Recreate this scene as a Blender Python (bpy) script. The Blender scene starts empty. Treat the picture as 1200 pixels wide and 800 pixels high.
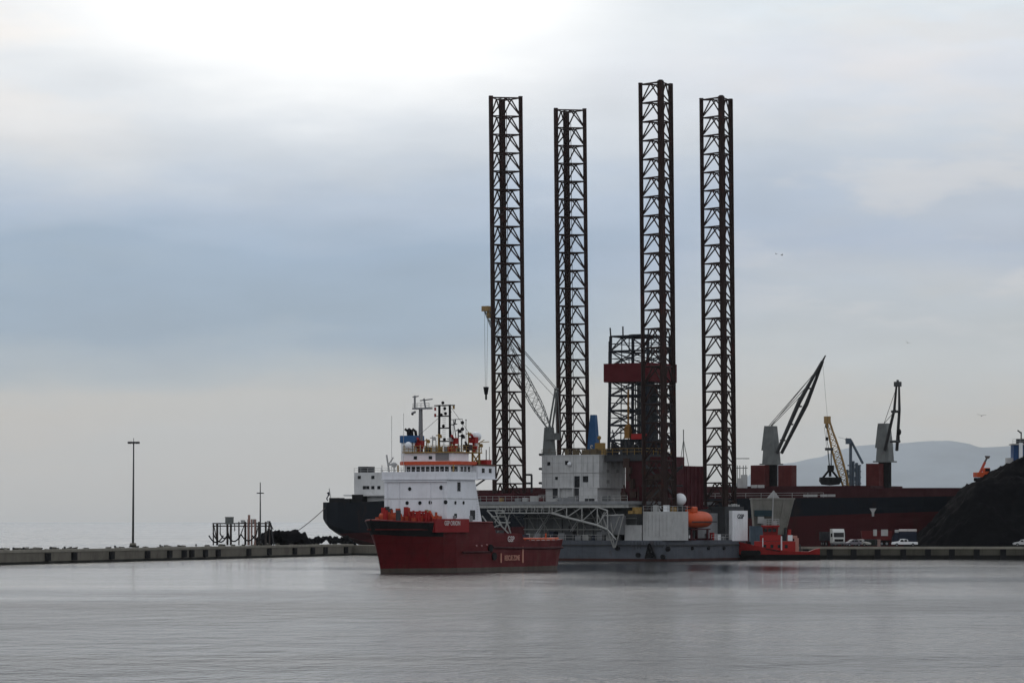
import bpy, math, random
from mathutils import Vector, Matrix, noise
random.seed(7)
R = math.radians
sc = bpy.context.scene
COL = sc.collection
PI = math.pi

# ------------------------------------------------------------------ camera
CAM_H, FPX, HORIZ = 8.0, 4000.0, 611.0     # eye height above the water, focal length in photo pixels, horizon row
cam = bpy.data.cameras.new('camera')
co = bpy.data.objects.new('camera', cam); COL.objects.link(co)
co.location = (0, 0, CAM_H); co.rotation_euler = (R(90), 0, 0)
cam.sensor_width = 36; cam.lens = FPX / 1200 * 36; cam.shift_y = (HORIZ - 400) / 1200
cam.clip_start = 1; cam.clip_end = 120000
sc.camera = co

class Frame:
    """a thing's ground frame; turns measured picture positions on a known plane into metres"""
    def __init__(s, X, D, deg):
        s.X, s.D, s.a = X, D, R(deg)
        s.ex = (math.cos(s.a), math.sin(s.a)); s.ey = (-math.sin(s.a), math.cos(s.a))
    def x(s, px, y):
        k = (px - 600) / FPX
        return (k*(s.D + s.ey[1]*y) - s.X - s.ey[0]*y) / (s.ex[0] - k*s.ex[1])
    def y(s, px, x):
        k = (px - 600) / FPX
        return (k*(s.D + s.ex[1]*x) - s.X - s.ex[0]*x) / (s.ey[0] - k*s.ey[1])
    def z(s, py, x, y):
        return CAM_H + (HORIZ - py) * (s.D + s.ex[1]*x + s.ey[1]*y) / FPX
    def loc(s): return (s.X, s.D, 0)
def WX(px, D): return (px - 600) * D / FPX
def WZ(py, D): return CAM_H + (HORIZ - py) * D / FPX

# ------------------------------------------------------------------ mesh builder
class MB:
    def __init__(s): s.v, s.f = [], []
    def add(s, vs, fs):
        n = len(s.v); s.v += [tuple(p) for p in vs]; s.f += [tuple(i + n for i in f) for f in fs]; return s
    def bx(s, x0, x1, y0, y1, z0, z1):
        return s.add([(x0,y0,z0),(x1,y0,z0),(x1,y1,z0),(x0,y1,z0),(x0,y0,z1),(x1,y0,z1),(x1,y1,z1),(x0,y1,z1)],
                     [(0,3,2,1),(4,5,6,7),(0,1,5,4),(1,2,6,5),(2,3,7,6),(3,0,4,7)])
    def box(s, c, d, M=None):
        h = [q/2 for q in d]
        vs = [Vector((sx*h[0], sy*h[1], sz*h[2])) for sz in (-1,1) for sy in (-1,1) for sx in (-1,1)]
        if M is not None: vs = [M @ p for p in vs]
        vs = [p + Vector(c) for p in vs]
        return s.add(vs, [(0,2,3,1),(4,5,7,6),(0,1,5,4),(1,3,7,5),(3,2,6,7),(2,0,4,6)])
    def frus(s, c, d0, d1, z0, z1, off=(0,0)):
        vs = []
        for d, z, o in ((d0, z0, (0,0)), (d1, z1, off)):
            for sx, sy in ((-1,-1),(1,-1),(1,1),(-1,1)):
                vs.append((c[0]+o[0]+sx*d[0]/2, c[1]+o[1]+sy*d[1]/2, z))
        return s.add(vs, [(0,3,2,1),(4,5,6,7),(0,1,5,4),(1,2,6,5),(2,3,7,6),(3,0,4,7)])
    def tube(s, p, q, r, n=6, r2=None, ph=0.0):
        p, q = Vector(p), Vector(q); d = q - p
        if d.length < 1e-6: return s
        d.normalize(); a = d.orthogonal().normalized(); b = d.cross(a)
        r2 = r if r2 is None else r2
        vs = []
        for c, rr in ((p, r), (q, r2)):
            for i in range(n):
                t = 2*PI*i/n + ph; vs.append(c + rr*(a*math.cos(t) + b*math.sin(t)))
        fs = [(i, (i+1) % n, n+(i+1) % n, n+i) for i in range(n)]
        fs += [tuple(range(n))[::-1], tuple(range(n, 2*n))]
        return s.add(vs, fs)
    def path(s, pts, r, n=5):
        for a, b in zip(pts, pts[1:]): s.tube(a, b, r, n)
        return s
    def sph(s, c, r, nu=12, nv=8, sc3=(1,1,1)):
        vs = [(c[0], c[1], c[2]-r*sc3[2])]
        for j in range(1, nv):
            t = -PI/2 + PI*j/nv
            for i in range(nu):
                u = 2*PI*i/nu
                vs.append((c[0]+r*sc3[0]*math.cos(t)*math.cos(u), c[1]+r*sc3[1]*math.cos(t)*math.sin(u), c[2]+r*sc3[2]*math.sin(t)))
        vs.append((c[0], c[1], c[2]+r*sc3[2])); L = len(vs)-1
        fs = [(0, 1+(i+1) % nu, 1+i) for i in range(nu)]
        for j in range(nv-2):
            for i in range(nu):
                a, b = 1+j*nu+i, 1+j*nu+(i+1) % nu
                fs.append((a, b, b+nu, a+nu))
        fs += [(L, L-nu+i, L-nu+(i+1) % nu) for i in range(nu)]
        return s.add(vs, fs)
    def prism(s, poly, z0, z1):                  # plan outline, counter-clockwise
        n = len(poly)
        vs = [(x, y, z0) for x, y in poly] + [(x, y, z1) for x, y in poly]
        return s.add(vs, [(i, (i+1) % n, n+(i+1) % n, n+i) for i in range(n)] + [tuple(range(n))[::-1], tuple(range(n, 2*n))])
    def prof(s, poly, y0, y1):                   # side outline (x,z), pushed along y
        n = len(poly)
        vs = [(x, y0, z) for x, z in poly] + [(x, y1, z) for x, z in poly]
        return s.add(vs, [(i, (i+1) % n, n+(i+1) % n, n+i) for i in range(n)] + [tuple(range(n))[::-1], tuple(range(n, 2*n))])
    def loft(s, rings, closed=True, cap=True):
        n = len(rings[0]); vs = [p for r in rings for p in r]; fs = []
        for j in range(len(rings)-1):
            for i in range(n if closed else n-1):
                a, b = j*n+i, j*n+(i+1) % n
                fs.append((a, b, b+n, a+n))
        if cap and closed: fs += [tuple(range(n))[::-1], tuple(range((len(rings)-1)*n, len(rings)*n))]
        return s.add(vs, fs)
    def rail(s, pts, h=1.1, r=.045, step=1.8, rows=(0.5, 1.0)):
        for a, b in zip(pts, pts[1:]):
            a, b = Vector(a), Vector(b); L = (b-a).length; n = max(1, round(L/step))
            for k in rows: s.tube(a+Vector((0,0,h*k)), b+Vector((0,0,h*k)), r, 4)
            for i in range(n+1):
                p = a.lerp(b, i/n); s.tube(p, p+Vector((0,0,h)), r, 4)
        return s
    def build(s, name, m, parent=None, smooth=False, bevel=0):
        me = bpy.data.meshes.new(name); me.from_pydata(s.v, [], s.f); me.validate(); me.update()
        import bmesh
        bm = bmesh.new(); bm.from_mesh(me); bmesh.ops.recalc_face_normals(bm, faces=bm.faces); bm.to_mesh(me); bm.free()
        o = bpy.data.objects.new(name, me); COL.objects.link(o)
        me.materials.append(m)
        if smooth:
            for p in me.polygons: p.use_smooth = True
        if bevel:
            b = o.modifiers.new('bevel', 'BEVEL'); b.width = bevel; b.segments = 2; b.limit_method = 'ANGLE'
        if parent: o.parent = parent
        return o

def tag(o, label=None, cat=None, group=None, kind=None):
    if label: o['label'] = label
    if cat: o['category'] = cat
    if group: o['group'] = group
    if kind: o['kind'] = kind
    return o
def thing(name, label, cat, loc=(0,0,0), rz=0.0, group=None):
    o = bpy.data.objects.new(name, None); COL.objects.link(o)
    o.location = loc; o.rotation_euler = (0, 0, rz); o.empty_display_size = .5
    return tag(o, label, cat, group)
def copy_tree(o, parent=None):
    c = o.copy(); COL.objects.link(c); c.parent = parent
    for ch in list(o.children): copy_tree(ch, c)
    return c
def lettering(name, txt, size, m, parent, loc, xdir, sx=1.0):
    """writing as thin raised letters; xdir is the reading direction, letters stand upright"""
    cu = bpy.data.curves.new('txt', 'FONT'); cu.body = txt; cu.size = size; cu.extrude = .012; cu.align_x = 'CENTER'; cu.align_y = 'CENTER'
    cu.offset = size*.018
    t = bpy.data.objects.new('txt', cu); COL.objects.link(t)
    bpy.context.view_layer.update()
    me = bpy.data.meshes.new_from_object(t.evaluated_get(bpy.context.evaluated_depsgraph_get()))
    bpy.data.objects.remove(t)
    X = Vector(xdir).normalized(); Z = Vector((0,0,1)); Y = X.cross(Z)      # outward normal
    M = Matrix((X*sx, Z, Y)).transposed()
    for v in me.vertices: v.co = M @ v.co + Vector(loc)
    me.name = name
    o = bpy.data.objects.new(name, me); COL.objects.link(o); me.materials.clear(); me.materials.append(m); o.parent = parent
    return o

# ------------------------------------------------------------------ materials
class NT:
    def __init__(s, tree): s.t = tree; s.n = tree.nodes; s.l = tree.links
    def new(s, typ, **kw):
        n = s.n.new(typ)
        for k, v in kw.items(): setattr(n, k, v)
        return n
    def link(s, a, b): s.l.new(a, b)
    def val(s, x, sock):
        if hasattr(x, 'is_output'): s.link(x, sock)
        else: sock.default_value = x
    def math(s, op, a, b=0.0, c=None, clamp=False):
        n = s.new('ShaderNodeMath', operation=op, use_clamp=clamp)
        s.val(a, n.inputs[0]); s.val(b, n.inputs[1])
        if c is not None: s.val(c, n.inputs[2])
        return n.outputs[0]
    def mapr(s, v, a, b, c=0.0, d=1.0, smooth=True):
        n = s.new('ShaderNodeMapRange'); n.interpolation_type = 'SMOOTHSTEP' if smooth else 'LINEAR'
        s.val(v, n.inputs[0])
        for i, q in enumerate((a, b, c, d)): s.val(q, n.inputs[i+1])
        return n.outputs[0]
    def mix(s, f, a, b, blend='MIX'):
        n = s.new('ShaderNodeMix', data_type='RGBA', blend_type=blend)
        s.val(f, n.inputs[0]); s.val(a, n.inputs[6]); s.val(b, n.inputs[7]); return n.outputs[2]
    def noise(s, vec, scale, detail=4.0, rough=.55):
        n = s.new('ShaderNodeTexNoise'); s.link(vec, n.inputs['Vector'])
        n.inputs['Scale'].default_value = scale; n.inputs['Detail'].default_value = detail; n.inputs['Roughness'].default_value = rough
        return n.outputs[0]
    def mapping(s, vec, scale=(1,1,1), loc=(0,0,0), rot=(0,0,0)):
        n = s.new('ShaderNodeMapping'); s.link(vec, n.inputs[0]); n.inputs['Scale'].default_value = scale
        n.inputs['Location'].default_value = loc; n.inputs['Rotation'].default_value = rot; return n.outputs[0]
    def ramp(s, v, stops, interp='LINEAR'):
        n = s.new('ShaderNodeValToRGB'); cr = n.color_ramp; cr.interpolation = interp
        while len(cr.elements) > 1: cr.elements.remove(cr.elements[-1])
        for i, (p, c) in enumerate(stops):
            e = cr.elements[0] if i == 0 else cr.elements.new(p)
            e.position = p; e.color = (*c, 1) if len(c) == 3 else c
        s.val(v, n.inputs[0]); return n.outputs[0]
MATS = {}
def c4(c): return (c[0], c[1], c[2], 1)
def paint(name, col, rough=.55, metal=0.0, wear=.35, rust=.0, scale=.5, bands=None, slope=0.0, rustcol=(.07,.028,.014), spec=.16, panels=None):
    """painted or bare surface: weather patches, vertical run-off streaks, optional rust and paint bands by height"""
    if name in MATS: return MATS[name]
    m = bpy.data.materials.new(name); m.use_nodes = True; MATS[name] = m
    t = NT(m.node_tree); bs = t.n['Principled BSDF']
    ob = t.new('ShaderNodeTexCoord').outputs['Object']
    base = c4(col)
    if bands:
        z = t.new('ShaderNodeSeparateXYZ'); t.link(ob, z.inputs[0])
        zz = t.math('ADD', t.math('SUBTRACT', z.outputs[2], t.math('MULTIPLY', z.outputs[0], slope)), t.math('MULTIPLY', t.math('SUBTRACT', t.noise(ob, .8, 3), .5), .12))
        lo, hi = -5.0, 30.0
        base = t.ramp(t.mapr(zz, lo, hi, smooth=False), [((b - lo)/(hi - lo), c) for b, c in bands], 'CONSTANT')
    n1 = t.noise(ob, scale, 6, .6)
    streak = t.noise(t.mapping(ob, (2.2, 2.2, .16)), 1.0, 5, .6)
    dark = t.mix(t.mapr(n1, .35, .75, 0, wear), base, t.mix(1.0, base, (.55,.55,.55,1), 'MULTIPLY'))
    dark = t.mix(t.mapr(streak, .5, .75, 0, wear*.8), dark, t.mix(1.0, dark, (.5,.47,.44,1), 'MULTIPLY'))
    if panels:                                   # plate seams
        br = t.new('ShaderNodeTexBrick'); br.offset = 0.0
        t.link(t.mapping(ob, (1, 1, 1), (0,0,0), (R(90) if panels[2] == 'xz' else 0, 0, 0)), br.inputs[0])
        br.inputs['Scale'].default_value = 1; br.inputs['Brick Width'].default_value = panels[0]; br.inputs['Row Height'].default_value = panels[1]
        br.inputs['Mortar Size'].default_value = .05; br.inputs['Mortar Smooth'].default_value = .3
        dark = t.mix(t.math('MULTIPLY', br.outputs['Fac'], .45), dark, t.mix(1.0, dark, (.45,.45,.45,1), 'MULTIPLY'))
    if rust > 0:
        r1 = t.math('MULTIPLY', t.mapr(t.noise(t.mapping(ob, (1,1,.35)), scale*2.3, 7, .65), .56, .68), rust)
        dark = t.mix(r1, dark, c4(rustcol))
    t.link(dark, bs.inputs['Base Color'])
    t.link(t.mapr(n1, .3, .7, rough*.85, min(1, rough*1.2)), bs.inputs['Roughness'])
    bs.inputs['Metallic'].default_value = metal; bs.inputs['Specular IOR Level'].default_value = spec
    return m
STEEL = paint('leg_steel', (.026,.013,.011), .7, wear=.4, rust=.8, scale=.35, rustcol=(.062,.015,.010))
BLUEST = paint('derrick_steel', (.016,.020,.028), .6, wear=.4, rust=.2)
DKGREY = paint('dark_grey', (.045,.047,.050), .7, wear=.5, rust=.2)
WALLG = paint('deckhouse_grey', (.12,.125,.125), .7, wear=.5, rust=.2)
BLACK = paint('black_rubber', (.008,.008,.009), .8)
GLASS = paint('dark_glass', (.004,.005,.007), .2, wear=.1, spec=.22)
ACCW = paint('accommodation_white', (.50,.50,.49), .6, wear=.35, rust=.12, panels=(2.4, 2.9, 'xz'))
WHITE = paint('white_paint', (.78,.79,.80), .45, wear=.18, rust=.05)
SHIPW = paint('ship_white', (.78,.79,.82), .5, wear=.22, rust=.10)
PALE = paint('pale_grey', (.42,.42,.41), .6, wear=.4, rust=.15)
MIDG = paint('mid_grey', (.22,.225,.23), .6, wear=.4, rust=.12)
TRUSSG = paint('truss_grey', (.36,.36,.34), .6, wear=.4, rust=.2)
MAROON = paint('maroon', (.055,.006,.010), .6, wear=.5, rust=.2)
DERRED = paint('windwall_red', (.085,.004,.008), .6, wear=.3, rust=.05)
RED = paint('bright_red', (.32,.018,.016), .5, wear=.3)
ORANGE = paint('orange', (.55,.085,.025), .4, wear=.25)
OCHRE = paint('ochre', (.30,.19,.06), .6, wear=.4, rust=.2)
YELLOW = paint('crane_yellow', (.33,.21,.085), .6, wear=.4, rust=.15)
BLUE = paint('blue', (.03,.10,.23), .5, wear=.3)
NAVY = paint('navy', (.012,.018,.035), .6, wear=.3)
CRGREY = paint('crane_grey', (.15,.16,.155), .6, wear=.45, rust=.2)
ROPE = paint('rope', (.10,.09,.08), .9)
CONC = paint('concrete', (.17,.155,.125), .9, wear=.6, scale=.25, rust=.35, rustcol=(.05,.045,.035), bands=[(-5,(.022,.022,.018)), (.42,(.17,.155,.125))])
CONCL = paint('concrete_cap', (.27,.25,.205), .9, wear=.5, scale=.4)
COAL = paint('coal', (.0032,.0032,.0042), .95, wear=.5, scale=.8, spec=.03)

# ------------------------------------------------------------------ sky, sun, haze, water, hills
w = bpy.data.worlds.new('World'); sc.world = w; w.use_nodes = True
SUN_EL, SUN_AZ = 34.0, -6.0               # behind the cloud, ahead of the camera and a little to one side
def make_world():
    t = NT(w.node_tree); t.n.clear()
    out = t.new('ShaderNodeOutputWorld')
    sky = t.new('ShaderNodeTexSky', sky_type='NISHITA', sun_disc=False, sun_elevation=R(SUN_EL), sun_rotation=R(SUN_AZ))
    b1 = t.new('ShaderNodeBackground'); t.link(sky.outputs[0], b1.inputs[0]); b1.inputs[1].default_value = .06
    d = t.new('ShaderNodeTexCoord').outputs['Generated']
    sp = t.new('ShaderNodeSeparateXYZ'); t.link(d, sp.inputs[0]); x, y, z = sp.outputs
    n1 = t.noise(t.mapping(d, (9, 9, 34)), 1.0, 4, .5)
    n2 = t.noise(t.mapping(d, (22, 22, 90), (3.1, 0, .7)), 1.0, 5, .55)
    n3 = t.noise(t.mapping(d, (5, 5, 9), (1.7, 2.0, .3)), 1.0, 3, .5)
    e = t.math('ADD', z, t.math('MULTIPLY', t.math('SUBTRACT', n1, .5), .024))
    e = t.math('ADD', e, t.math('MULTIPLY', t.math('SUBTRACT', n2, .5), .014))
    def sky_rgb(*c): return tuple((v/255/12.92 if v < 11 else ((v/255+.055)/1.055)**2.4)/1.24 for v in c)
    e5 = t.math('MULTIPLY', e, 5.0)
    lo_l = t.ramp(e5, [(0.0, sky_rgb(176,180,182)), (.05, sky_rgb(184,185,184)), (.19, sky_rgb(186,187,186)), (.225, sky_rgb(166,178,187)), (.28, sky_rgb(134,159,183)),
        (.40, sky_rgb(142,167,194)), (.46, sky_rgb(172,189,211)), (.53, sky_rgb(205,213,223)), (.60, sky_rgb(226,231,237)), (.70, sky_rgb(240,243,246)), (.80, sky_rgb(246,248,250)), (1.0, sky_rgb(248,250,252))])
    lo_r = t.ramp(e5, [(0.0, sky_rgb(176,182,188)), (.06, sky_rgb(183,185,184)), (.16, sky_rgb(186,188,187)), (.26, sky_rgb(188,195,200)), (.34, sky_rgb(180,191,204)),
        (.40, sky_rgb(166,182,205)), (.47, sky_rgb(173,188,208)), (.57, sky_rgb(203,211,221)), (.66, sky_rgb(221,226,235)), (.76, sky_rgb(224,233,240)), (1.0, sky_rgb(232,236,240))])
    lo = t.mix(t.mapr(t.math('ADD', x, t.math('MULTIPLY', t.math('SUBTRACT', n1, .5), .05)), -.03, .10), lo_l, lo_r)
    n4 = t.noise(t.mapping(d, (26, 26, 120), (.4, 5, 2)), 1.0, 6, .6)
    n5 = t.noise(t.mapping(d, (11, 11, 42), (6, 1, 4)), 1.0, 5, .55)
    mot = t.math('ADD', 1.0, t.math('ADD', t.math('MULTIPLY', t.math('SUBTRACT', n4, .5), .16), t.math('MULTIPLY', t.math('SUBTRACT', n5, .5), .30)))
    mc = t.new('ShaderNodeCombineXYZ')
    for i in range(3): t.link(mot, mc.inputs[i])
    lo = t.mix(t.mapr(e5, .10, .30, .35, 1.0), lo, t.mix(1.0, lo, mc.outputs[0], 'MULTIPLY'))
    warm = t.math('MULTIPLY', t.mapr(n5, .46, .66), t.mapr(t.math('ABSOLUTE', t.math('ADD', x, .02)), .04, .13))
    lo = t.mix(t.math('MULTIPLY', warm, .8), lo, t.mix(1.0, lo, (1.06,.985,.915,1), 'MULTIPLY'))
    # the thin bright part of the cloud deck in front of the hidden sun
    cx = t.math('DIVIDE', t.math('ADD', x, .052), .085); cz = t.math('DIVIDE', t.math('SUBTRACT', e, .168), .052)
    rad = t.math('SQRT', t.math('ADD', t.math('MULTIPLY', cx, cx), t.math('MULTIPLY', cz, cz)))
    glow = t.mapr(rad, .35, 1.25, 1.0, 0.0)
    lo = t.mix(glow, lo, (1.08, 1.07, 1.05, 1))
    # warmer, paler cloud banks
    side = t.mapr(x, .02, .11)
    bank = t.math('MULTIPLY', t.mapr(n2, .50, .66), t.math('MULTIPLY', side, t.mapr(z, .04, .07)))
    lo = t.mix(t.math('MULTIPLY', bank, .35), lo, (.60, .575, .56, 1))
    # whole dome: bright low ahead, duller overhead, raised behind to fill camera-facing sides
    hi = t.ramp(z, [(0.0, (.70,.71,.73)), (.20, (.70,.71,.73)), (.42, (.66,.67,.70)), (.7, (.50,.53,.58)), (1.0, (.42,.45,.50))])
    hi = t.mix(t.mapr(n3, .35, .7, 0, .5), hi, t.mix(1.0, hi, (.62,.66,.72,1), 'MULTIPLY'))
    colr = t.mix(t.mapr(z, .155, .24), lo, hi)
    back = t.mapr(y, -.6, .75, BACK, 1.0)
    bc = t.new('ShaderNodeCombineXYZ')
    for i in range(3): t.link(back, bc.inputs[i])
    colr = t.mix(1.0, colr, bc.outputs[0], 'MULTIPLY')
    b2 = t.new('ShaderNodeBackground'); t.link(colr, b2.inputs[0]); b2.inputs[1].default_value = 1.0
    mx = t.new('ShaderNodeMixShader'); mx.inputs[0].default_value = .93
    t.link(b1.outputs[0], mx.inputs[1]); t.link(b2.outputs[0], mx.inputs[2]); t.link(mx.outputs[0], out.inputs[0])
BACK = 1.05
make_world()
sl = bpy.data.lights.new('sun', 'SUN'); sl.energy = .5; sl.angle = R(20); sl.color = (1, .95, .88)
so = bpy.data.objects.new('sun', sl); COL.objects.link(so)
sd = Vector((math.sin(R(SUN_AZ))*math.cos(R(SUN_EL)), math.cos(R(SUN_AZ))*math.cos(R(SUN_EL)), math.sin(R(SUN_EL))))
so.rotation_euler = sd.to_track_quat('Z', 'Y').to_euler(); so.location = (0, 0, 300)

def make_water():
    m = bpy.data.materials.new('water'); m.use_nodes = True; t = NT(m.node_tree); bs = t.n['Principled BSDF']
    ob = t.new('ShaderNodeTexCoord').outputs['Object']
    bs.inputs['Base Color'].default_value = (.010,.014,.017,1); bs.inputs['IOR'].default_value = 1.33
    gust = t.noise(t.mapping(ob, (.006, .011, 1), (4, 2, 0)), 1.0, 4, .55)             # wind lanes
    sp = t.new('ShaderNodeSeparateXYZ'); t.link(ob, sp.inputs[0])
    lee = t.mapr(t.math('ADD', sp.outputs[1], t.math('MULTIPLY', t.math('SUBTRACT', gust, .5), 150)), 375, 470, 1.0, .46)     # calmer in the lee of quay and ships
    sx = t.math('DIVIDE', t.math('SUBTRACT', sp.outputs[0], 24), 40); sy = t.math('DIVIDE', t.math('SUBTRACT', sp.outputs[1], 560), 150)
    slick = t.math('SQRT', t.math('ADD', t.math('MULTIPLY', sx, sx), t.math('MULTIPLY', sy, sy)))     # sheltered patch off the rig's hull
    lee = t.math('MULTIPLY', lee, t.mapr(t.math('ADD', slick, t.math('MULTIPLY', t.math('SUBTRACT', gust, .5), 1.2)), .35, 1.15, .30, 1.0))
    amp = t.math('MULTIPLY', t.mapr(gust, .36, .64, .55, 1.45), lee)
    n1 = t.noise(t.mapping(ob, (1.15, .62, 1)), 1.0, 4, .65)
    n2 = t.noise(t.mapping(ob, (.24, .14, 1), (7, 3, 0)), 1.0, 3, .55)
    n3 = t.noise(t.mapping(ob, (.05, .035, 1), (1, 9, 0)), 1.0, 2, .5)
    hgt = t.math('ADD', t.math('ADD', t.math('MULTIPLY', n1, .55), t.math('MULTIPLY', n2, 1.25)), t.math('MULTIPLY', n3, 1.2))
    bp = t.new('ShaderNodeBump'); bp.inputs['Distance'].default_value = 1.9
    t.link(amp, bp.inputs['Strength']); t.link(hgt, bp.inputs['Height']); t.link(bp.outputs[0], bs.inputs['Normal'])
    t.link(t.math('MULTIPLY_ADD', amp, .16, .04), bs.inputs['Roughness'])
    W = 44900
    o = MB().add([(-W,-W,0),(W,-W,0),(W,W,0),(-W,W,0)], [(0,1,2,3)]).build('water', m)
    tag(o, 'rippled grey harbour water and open sea behind the pier', kind='structure')
make_water()

def make_haze():
    m = bpy.data.materials.new('haze_air'); m.use_nodes = True; t = NT(m.node_tree); t.n.clear()
    out = t.new('ShaderNodeOutputMaterial'); pv = t.new('ShaderNodeVolumePrincipled')
    pv.inputs['Color'].default_value = (.90,.955,1.0,1); pv.inputs['Density'].default_value = 1.7e-5; pv.inputs['Anisotropy'].default_value = .6
    t.link(pv.outputs[0], out.inputs['Volume'])
    o = MB().bx(-45000, 45000, -45000, 45000, -6, 1250).build('haze', m); tag(o, 'pale haze over the sea and the far hills', kind='stuff')
make_haze()

def make_hills():
    D = 40000; pts = [(780,598),(830,580),(862,566),(890,549),(925,541),(960,534),(985,525),(1005,521),(1050,519),(1090,516.5),(1112,516.5),(1132,519),(1150,524),(1180,523),(1215,520),(1300,508),(1420,516),(1600,540),(1800,575),(2000,606)]
    xs = [WX(p[0], D) for p in pts]; zs = [max(2, WZ(p[1], D)) for p in pts]
    def ridge(X):
        if X <= xs[0] or X >= xs[-1]: return 0
        for i in range(len(xs)-1):
            if X <= xs[i+1]:
                u = (X-xs[i])/(xs[i+1]-xs[i]); u = u*u*(3-2*u)*.5+u*.5; return zs[i]*(1-u)+zs[i+1]*u
    NX, NY = 240, 24; vs, fs = [], []
    for j in range(NY+1):
        v = j/NY; Y = D - 4000 + 8000*v; prof = max(0, 1-abs(v-.5)*2)**.9
        for i in range(NX+1):
            X = xs[0] + (xs[-1]-xs[0])*i/NX
            nz = noise.fractal(Vector((X/1800, Y/1800, 0)), .9, 2.1, 5)
            vs.append((X*Y/D, Y, -4 + ridge(X)*prof*(1+.10*nz*(1-prof)) + 22*nz*prof))
    for j in range(NY):
        for i in range(NX):
            a = j*(NX+1)+i; fs.append((a, a+1, a+NX+2, a+NX+1))
    m = paint('hill_haze_blue', (.25,.30,.335), .95, scale=.001, wear=.6, spec=.1)  # aerial haze painted into the base colour, paler and bluer than the rock
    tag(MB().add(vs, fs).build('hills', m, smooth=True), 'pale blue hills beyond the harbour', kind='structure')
make_hills()

# ------------------------------------------------------------------ quays
def make_quays():
    QZ = 2.7
    pier_front = [(-95 - .304*133, 500), (-95, 633), (-69.3, 717), (-38.5, 817)]
    front = pier_front + [(-5, 792), (46, 727), (260, 727)]
    back = [(260, 880), (58, 880), (58, 832), (121, 832), (119, 766), (92, 762), (-46, 843), (-52, 826), (-82, 730), (-146, 500)]
    poly = front + back
    g = MB().prism(poly, -4, QZ-.35).build('quay_ground', CONC); tag(g, 'grey concrete quay and pier surface', kind='structure')
    # the seaward wall of the pier and of the working quay are things with fenders
    def wall(name, label, pts, fend, cap_m, wall_m, fw, fz):
        root = thing(name, label, 'quay wall', (pts[0][0], pts[0][1], 0))
        ox, oy = pts[0]
        wb, cb = MB(), MB()
        for (x0, y0), (x1, y1) in zip(pts, pts[1:]):
            d = Vector((x1-x0, y1-y0)); L = d.length; d.normalize(); n = Vector((d.y, -d.x))
            q = lambda a, o: (x0+d.x*a+n.x*o-ox, y0+d.y*a+n.y*o-oy)
            wb.prism([q(0,.02), q(0,.5), q(L,.5), q(L,.02)], -2, QZ-.5)
            cb.prism([q(0,-1.4), q(0,.62), q(L,.62), q(L,-1.4)], QZ-.5, QZ)
        wb.build('wall', wall_m, root); cb.build('cap', cap_m, root)
        for px in fend:
            best = None
            for (x0, y0), (x1, y1) in zip(pts, pts[1:]):
                k = (px-600)/FPX; den = (x1-x0) - k*(y1-y0)
                u = (k*y0 - x0)/den if abs(den) > 1e-9 else -1
                if -.001 <= u <= 1.001: best = (x0+(x1-x0)*u, y0+(y1-y0)*u, Vector((x1-x0, y1-y0)).normalized())
            if best is None: continue
            bxx, byy, d = best; n = Vector((d.y, -d.x)); f = MB()
            q = lambda a, o: (bxx+d.x*a+n.x*o-ox, byy+d.y*a+n.y*o-oy)
            hw = fw(d)
            f.prism([q(-hw,.45), q(-hw,1.0), q(hw,1.0), q(hw,.45)][::1], *fz)
            f.build('fender', BLACK, root)
        return root
    lf = [52,83,127,169,195,212,221,237,252,288,312,342,363,378,402,-30]
    wall('pier_wall', 'long low concrete pier wall with small black fenders', pier_front, lf, CONCL, CONC, lambda d: .30/max(.2,abs(d.x))*.9, (.55, 2.05))
    rf = [972,1000,1028,1058,1087,1115,1144,1175,1204,944]
    wall('quay_wall', 'dark concrete quay wall with wide black fenders and pale cap', [(46,727),(260,727)], rf, CONCL, paint('quay_dark', (.085,.08,.065), .9, wear=.6, scale=.3, rust=.4, rustcol=(.03,.028,.02), bands=[(-5,(.012,.012,.010)), (.75,(.085,.080,.062))]), lambda d: .6, (-.2, 2.2))
    # bollards
    def bollard(px, D, first=[None]):
        if first[0] is None:
            r = thing('bollard', 'small rusty bollard on the pier edge', 'bollard', group='bollards on the pier edge')
            MB().tube((0,0,0), (0,0,.55), .26, 10).build('post', DKGREY, r)
            MB().tube((0,0,.45), (0,0,.75), .30, 10, .40).tube((0,0,.75), (0,0,.9), .40, 10, .25).build('head', DKGREY, r)
            first[0] = r
        else: r = copy_tree(first[0])
        r.location = (WX(px, D)-.5, D+1.0, QZ); r.scale = (.6, .6, .55)
    def pier_rubble():
        rnd = random.Random(3); m = MB()
        for k in range(420):
            D = 560 + 245*rnd.random(); X = -95 + .304*(D-633) - 1.0 - 8.5*rnd.random()**1.5; h = .10+.42*rnd.random()**3
            if D > 745 and rnd.random() < .5: continue
            vs = [(X+h*rnd.uniform(.6,1.6)*a, D+h*rnd.uniform(.8,2.5)*b, QZ-.4 if c < 0 else QZ-.36+h*rnd.uniform(.9,1.7)) for c in (-1,1) for a, b in ((-1,-1),(1,-1),(1,1),(-1,1))]
            m.add(vs, [(0,3,2,1),(4,5,6,7),(0,1,5,4),(1,2,6,5),(2,3,7,6),(3,0,4,7)])
        tag(m.build('rubble', paint('rubble_stone', (.09,.085,.07), .9, wear=.6)), 'broken stones and weeds scattered along the pier crest', kind='stuff')
    pier_rubble()
    for px, D in ((18,641),(30,646),(78,664),(137,691),(190,714),(232,733),(62,657)): bollard(px, D)
make_quays()

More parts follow.
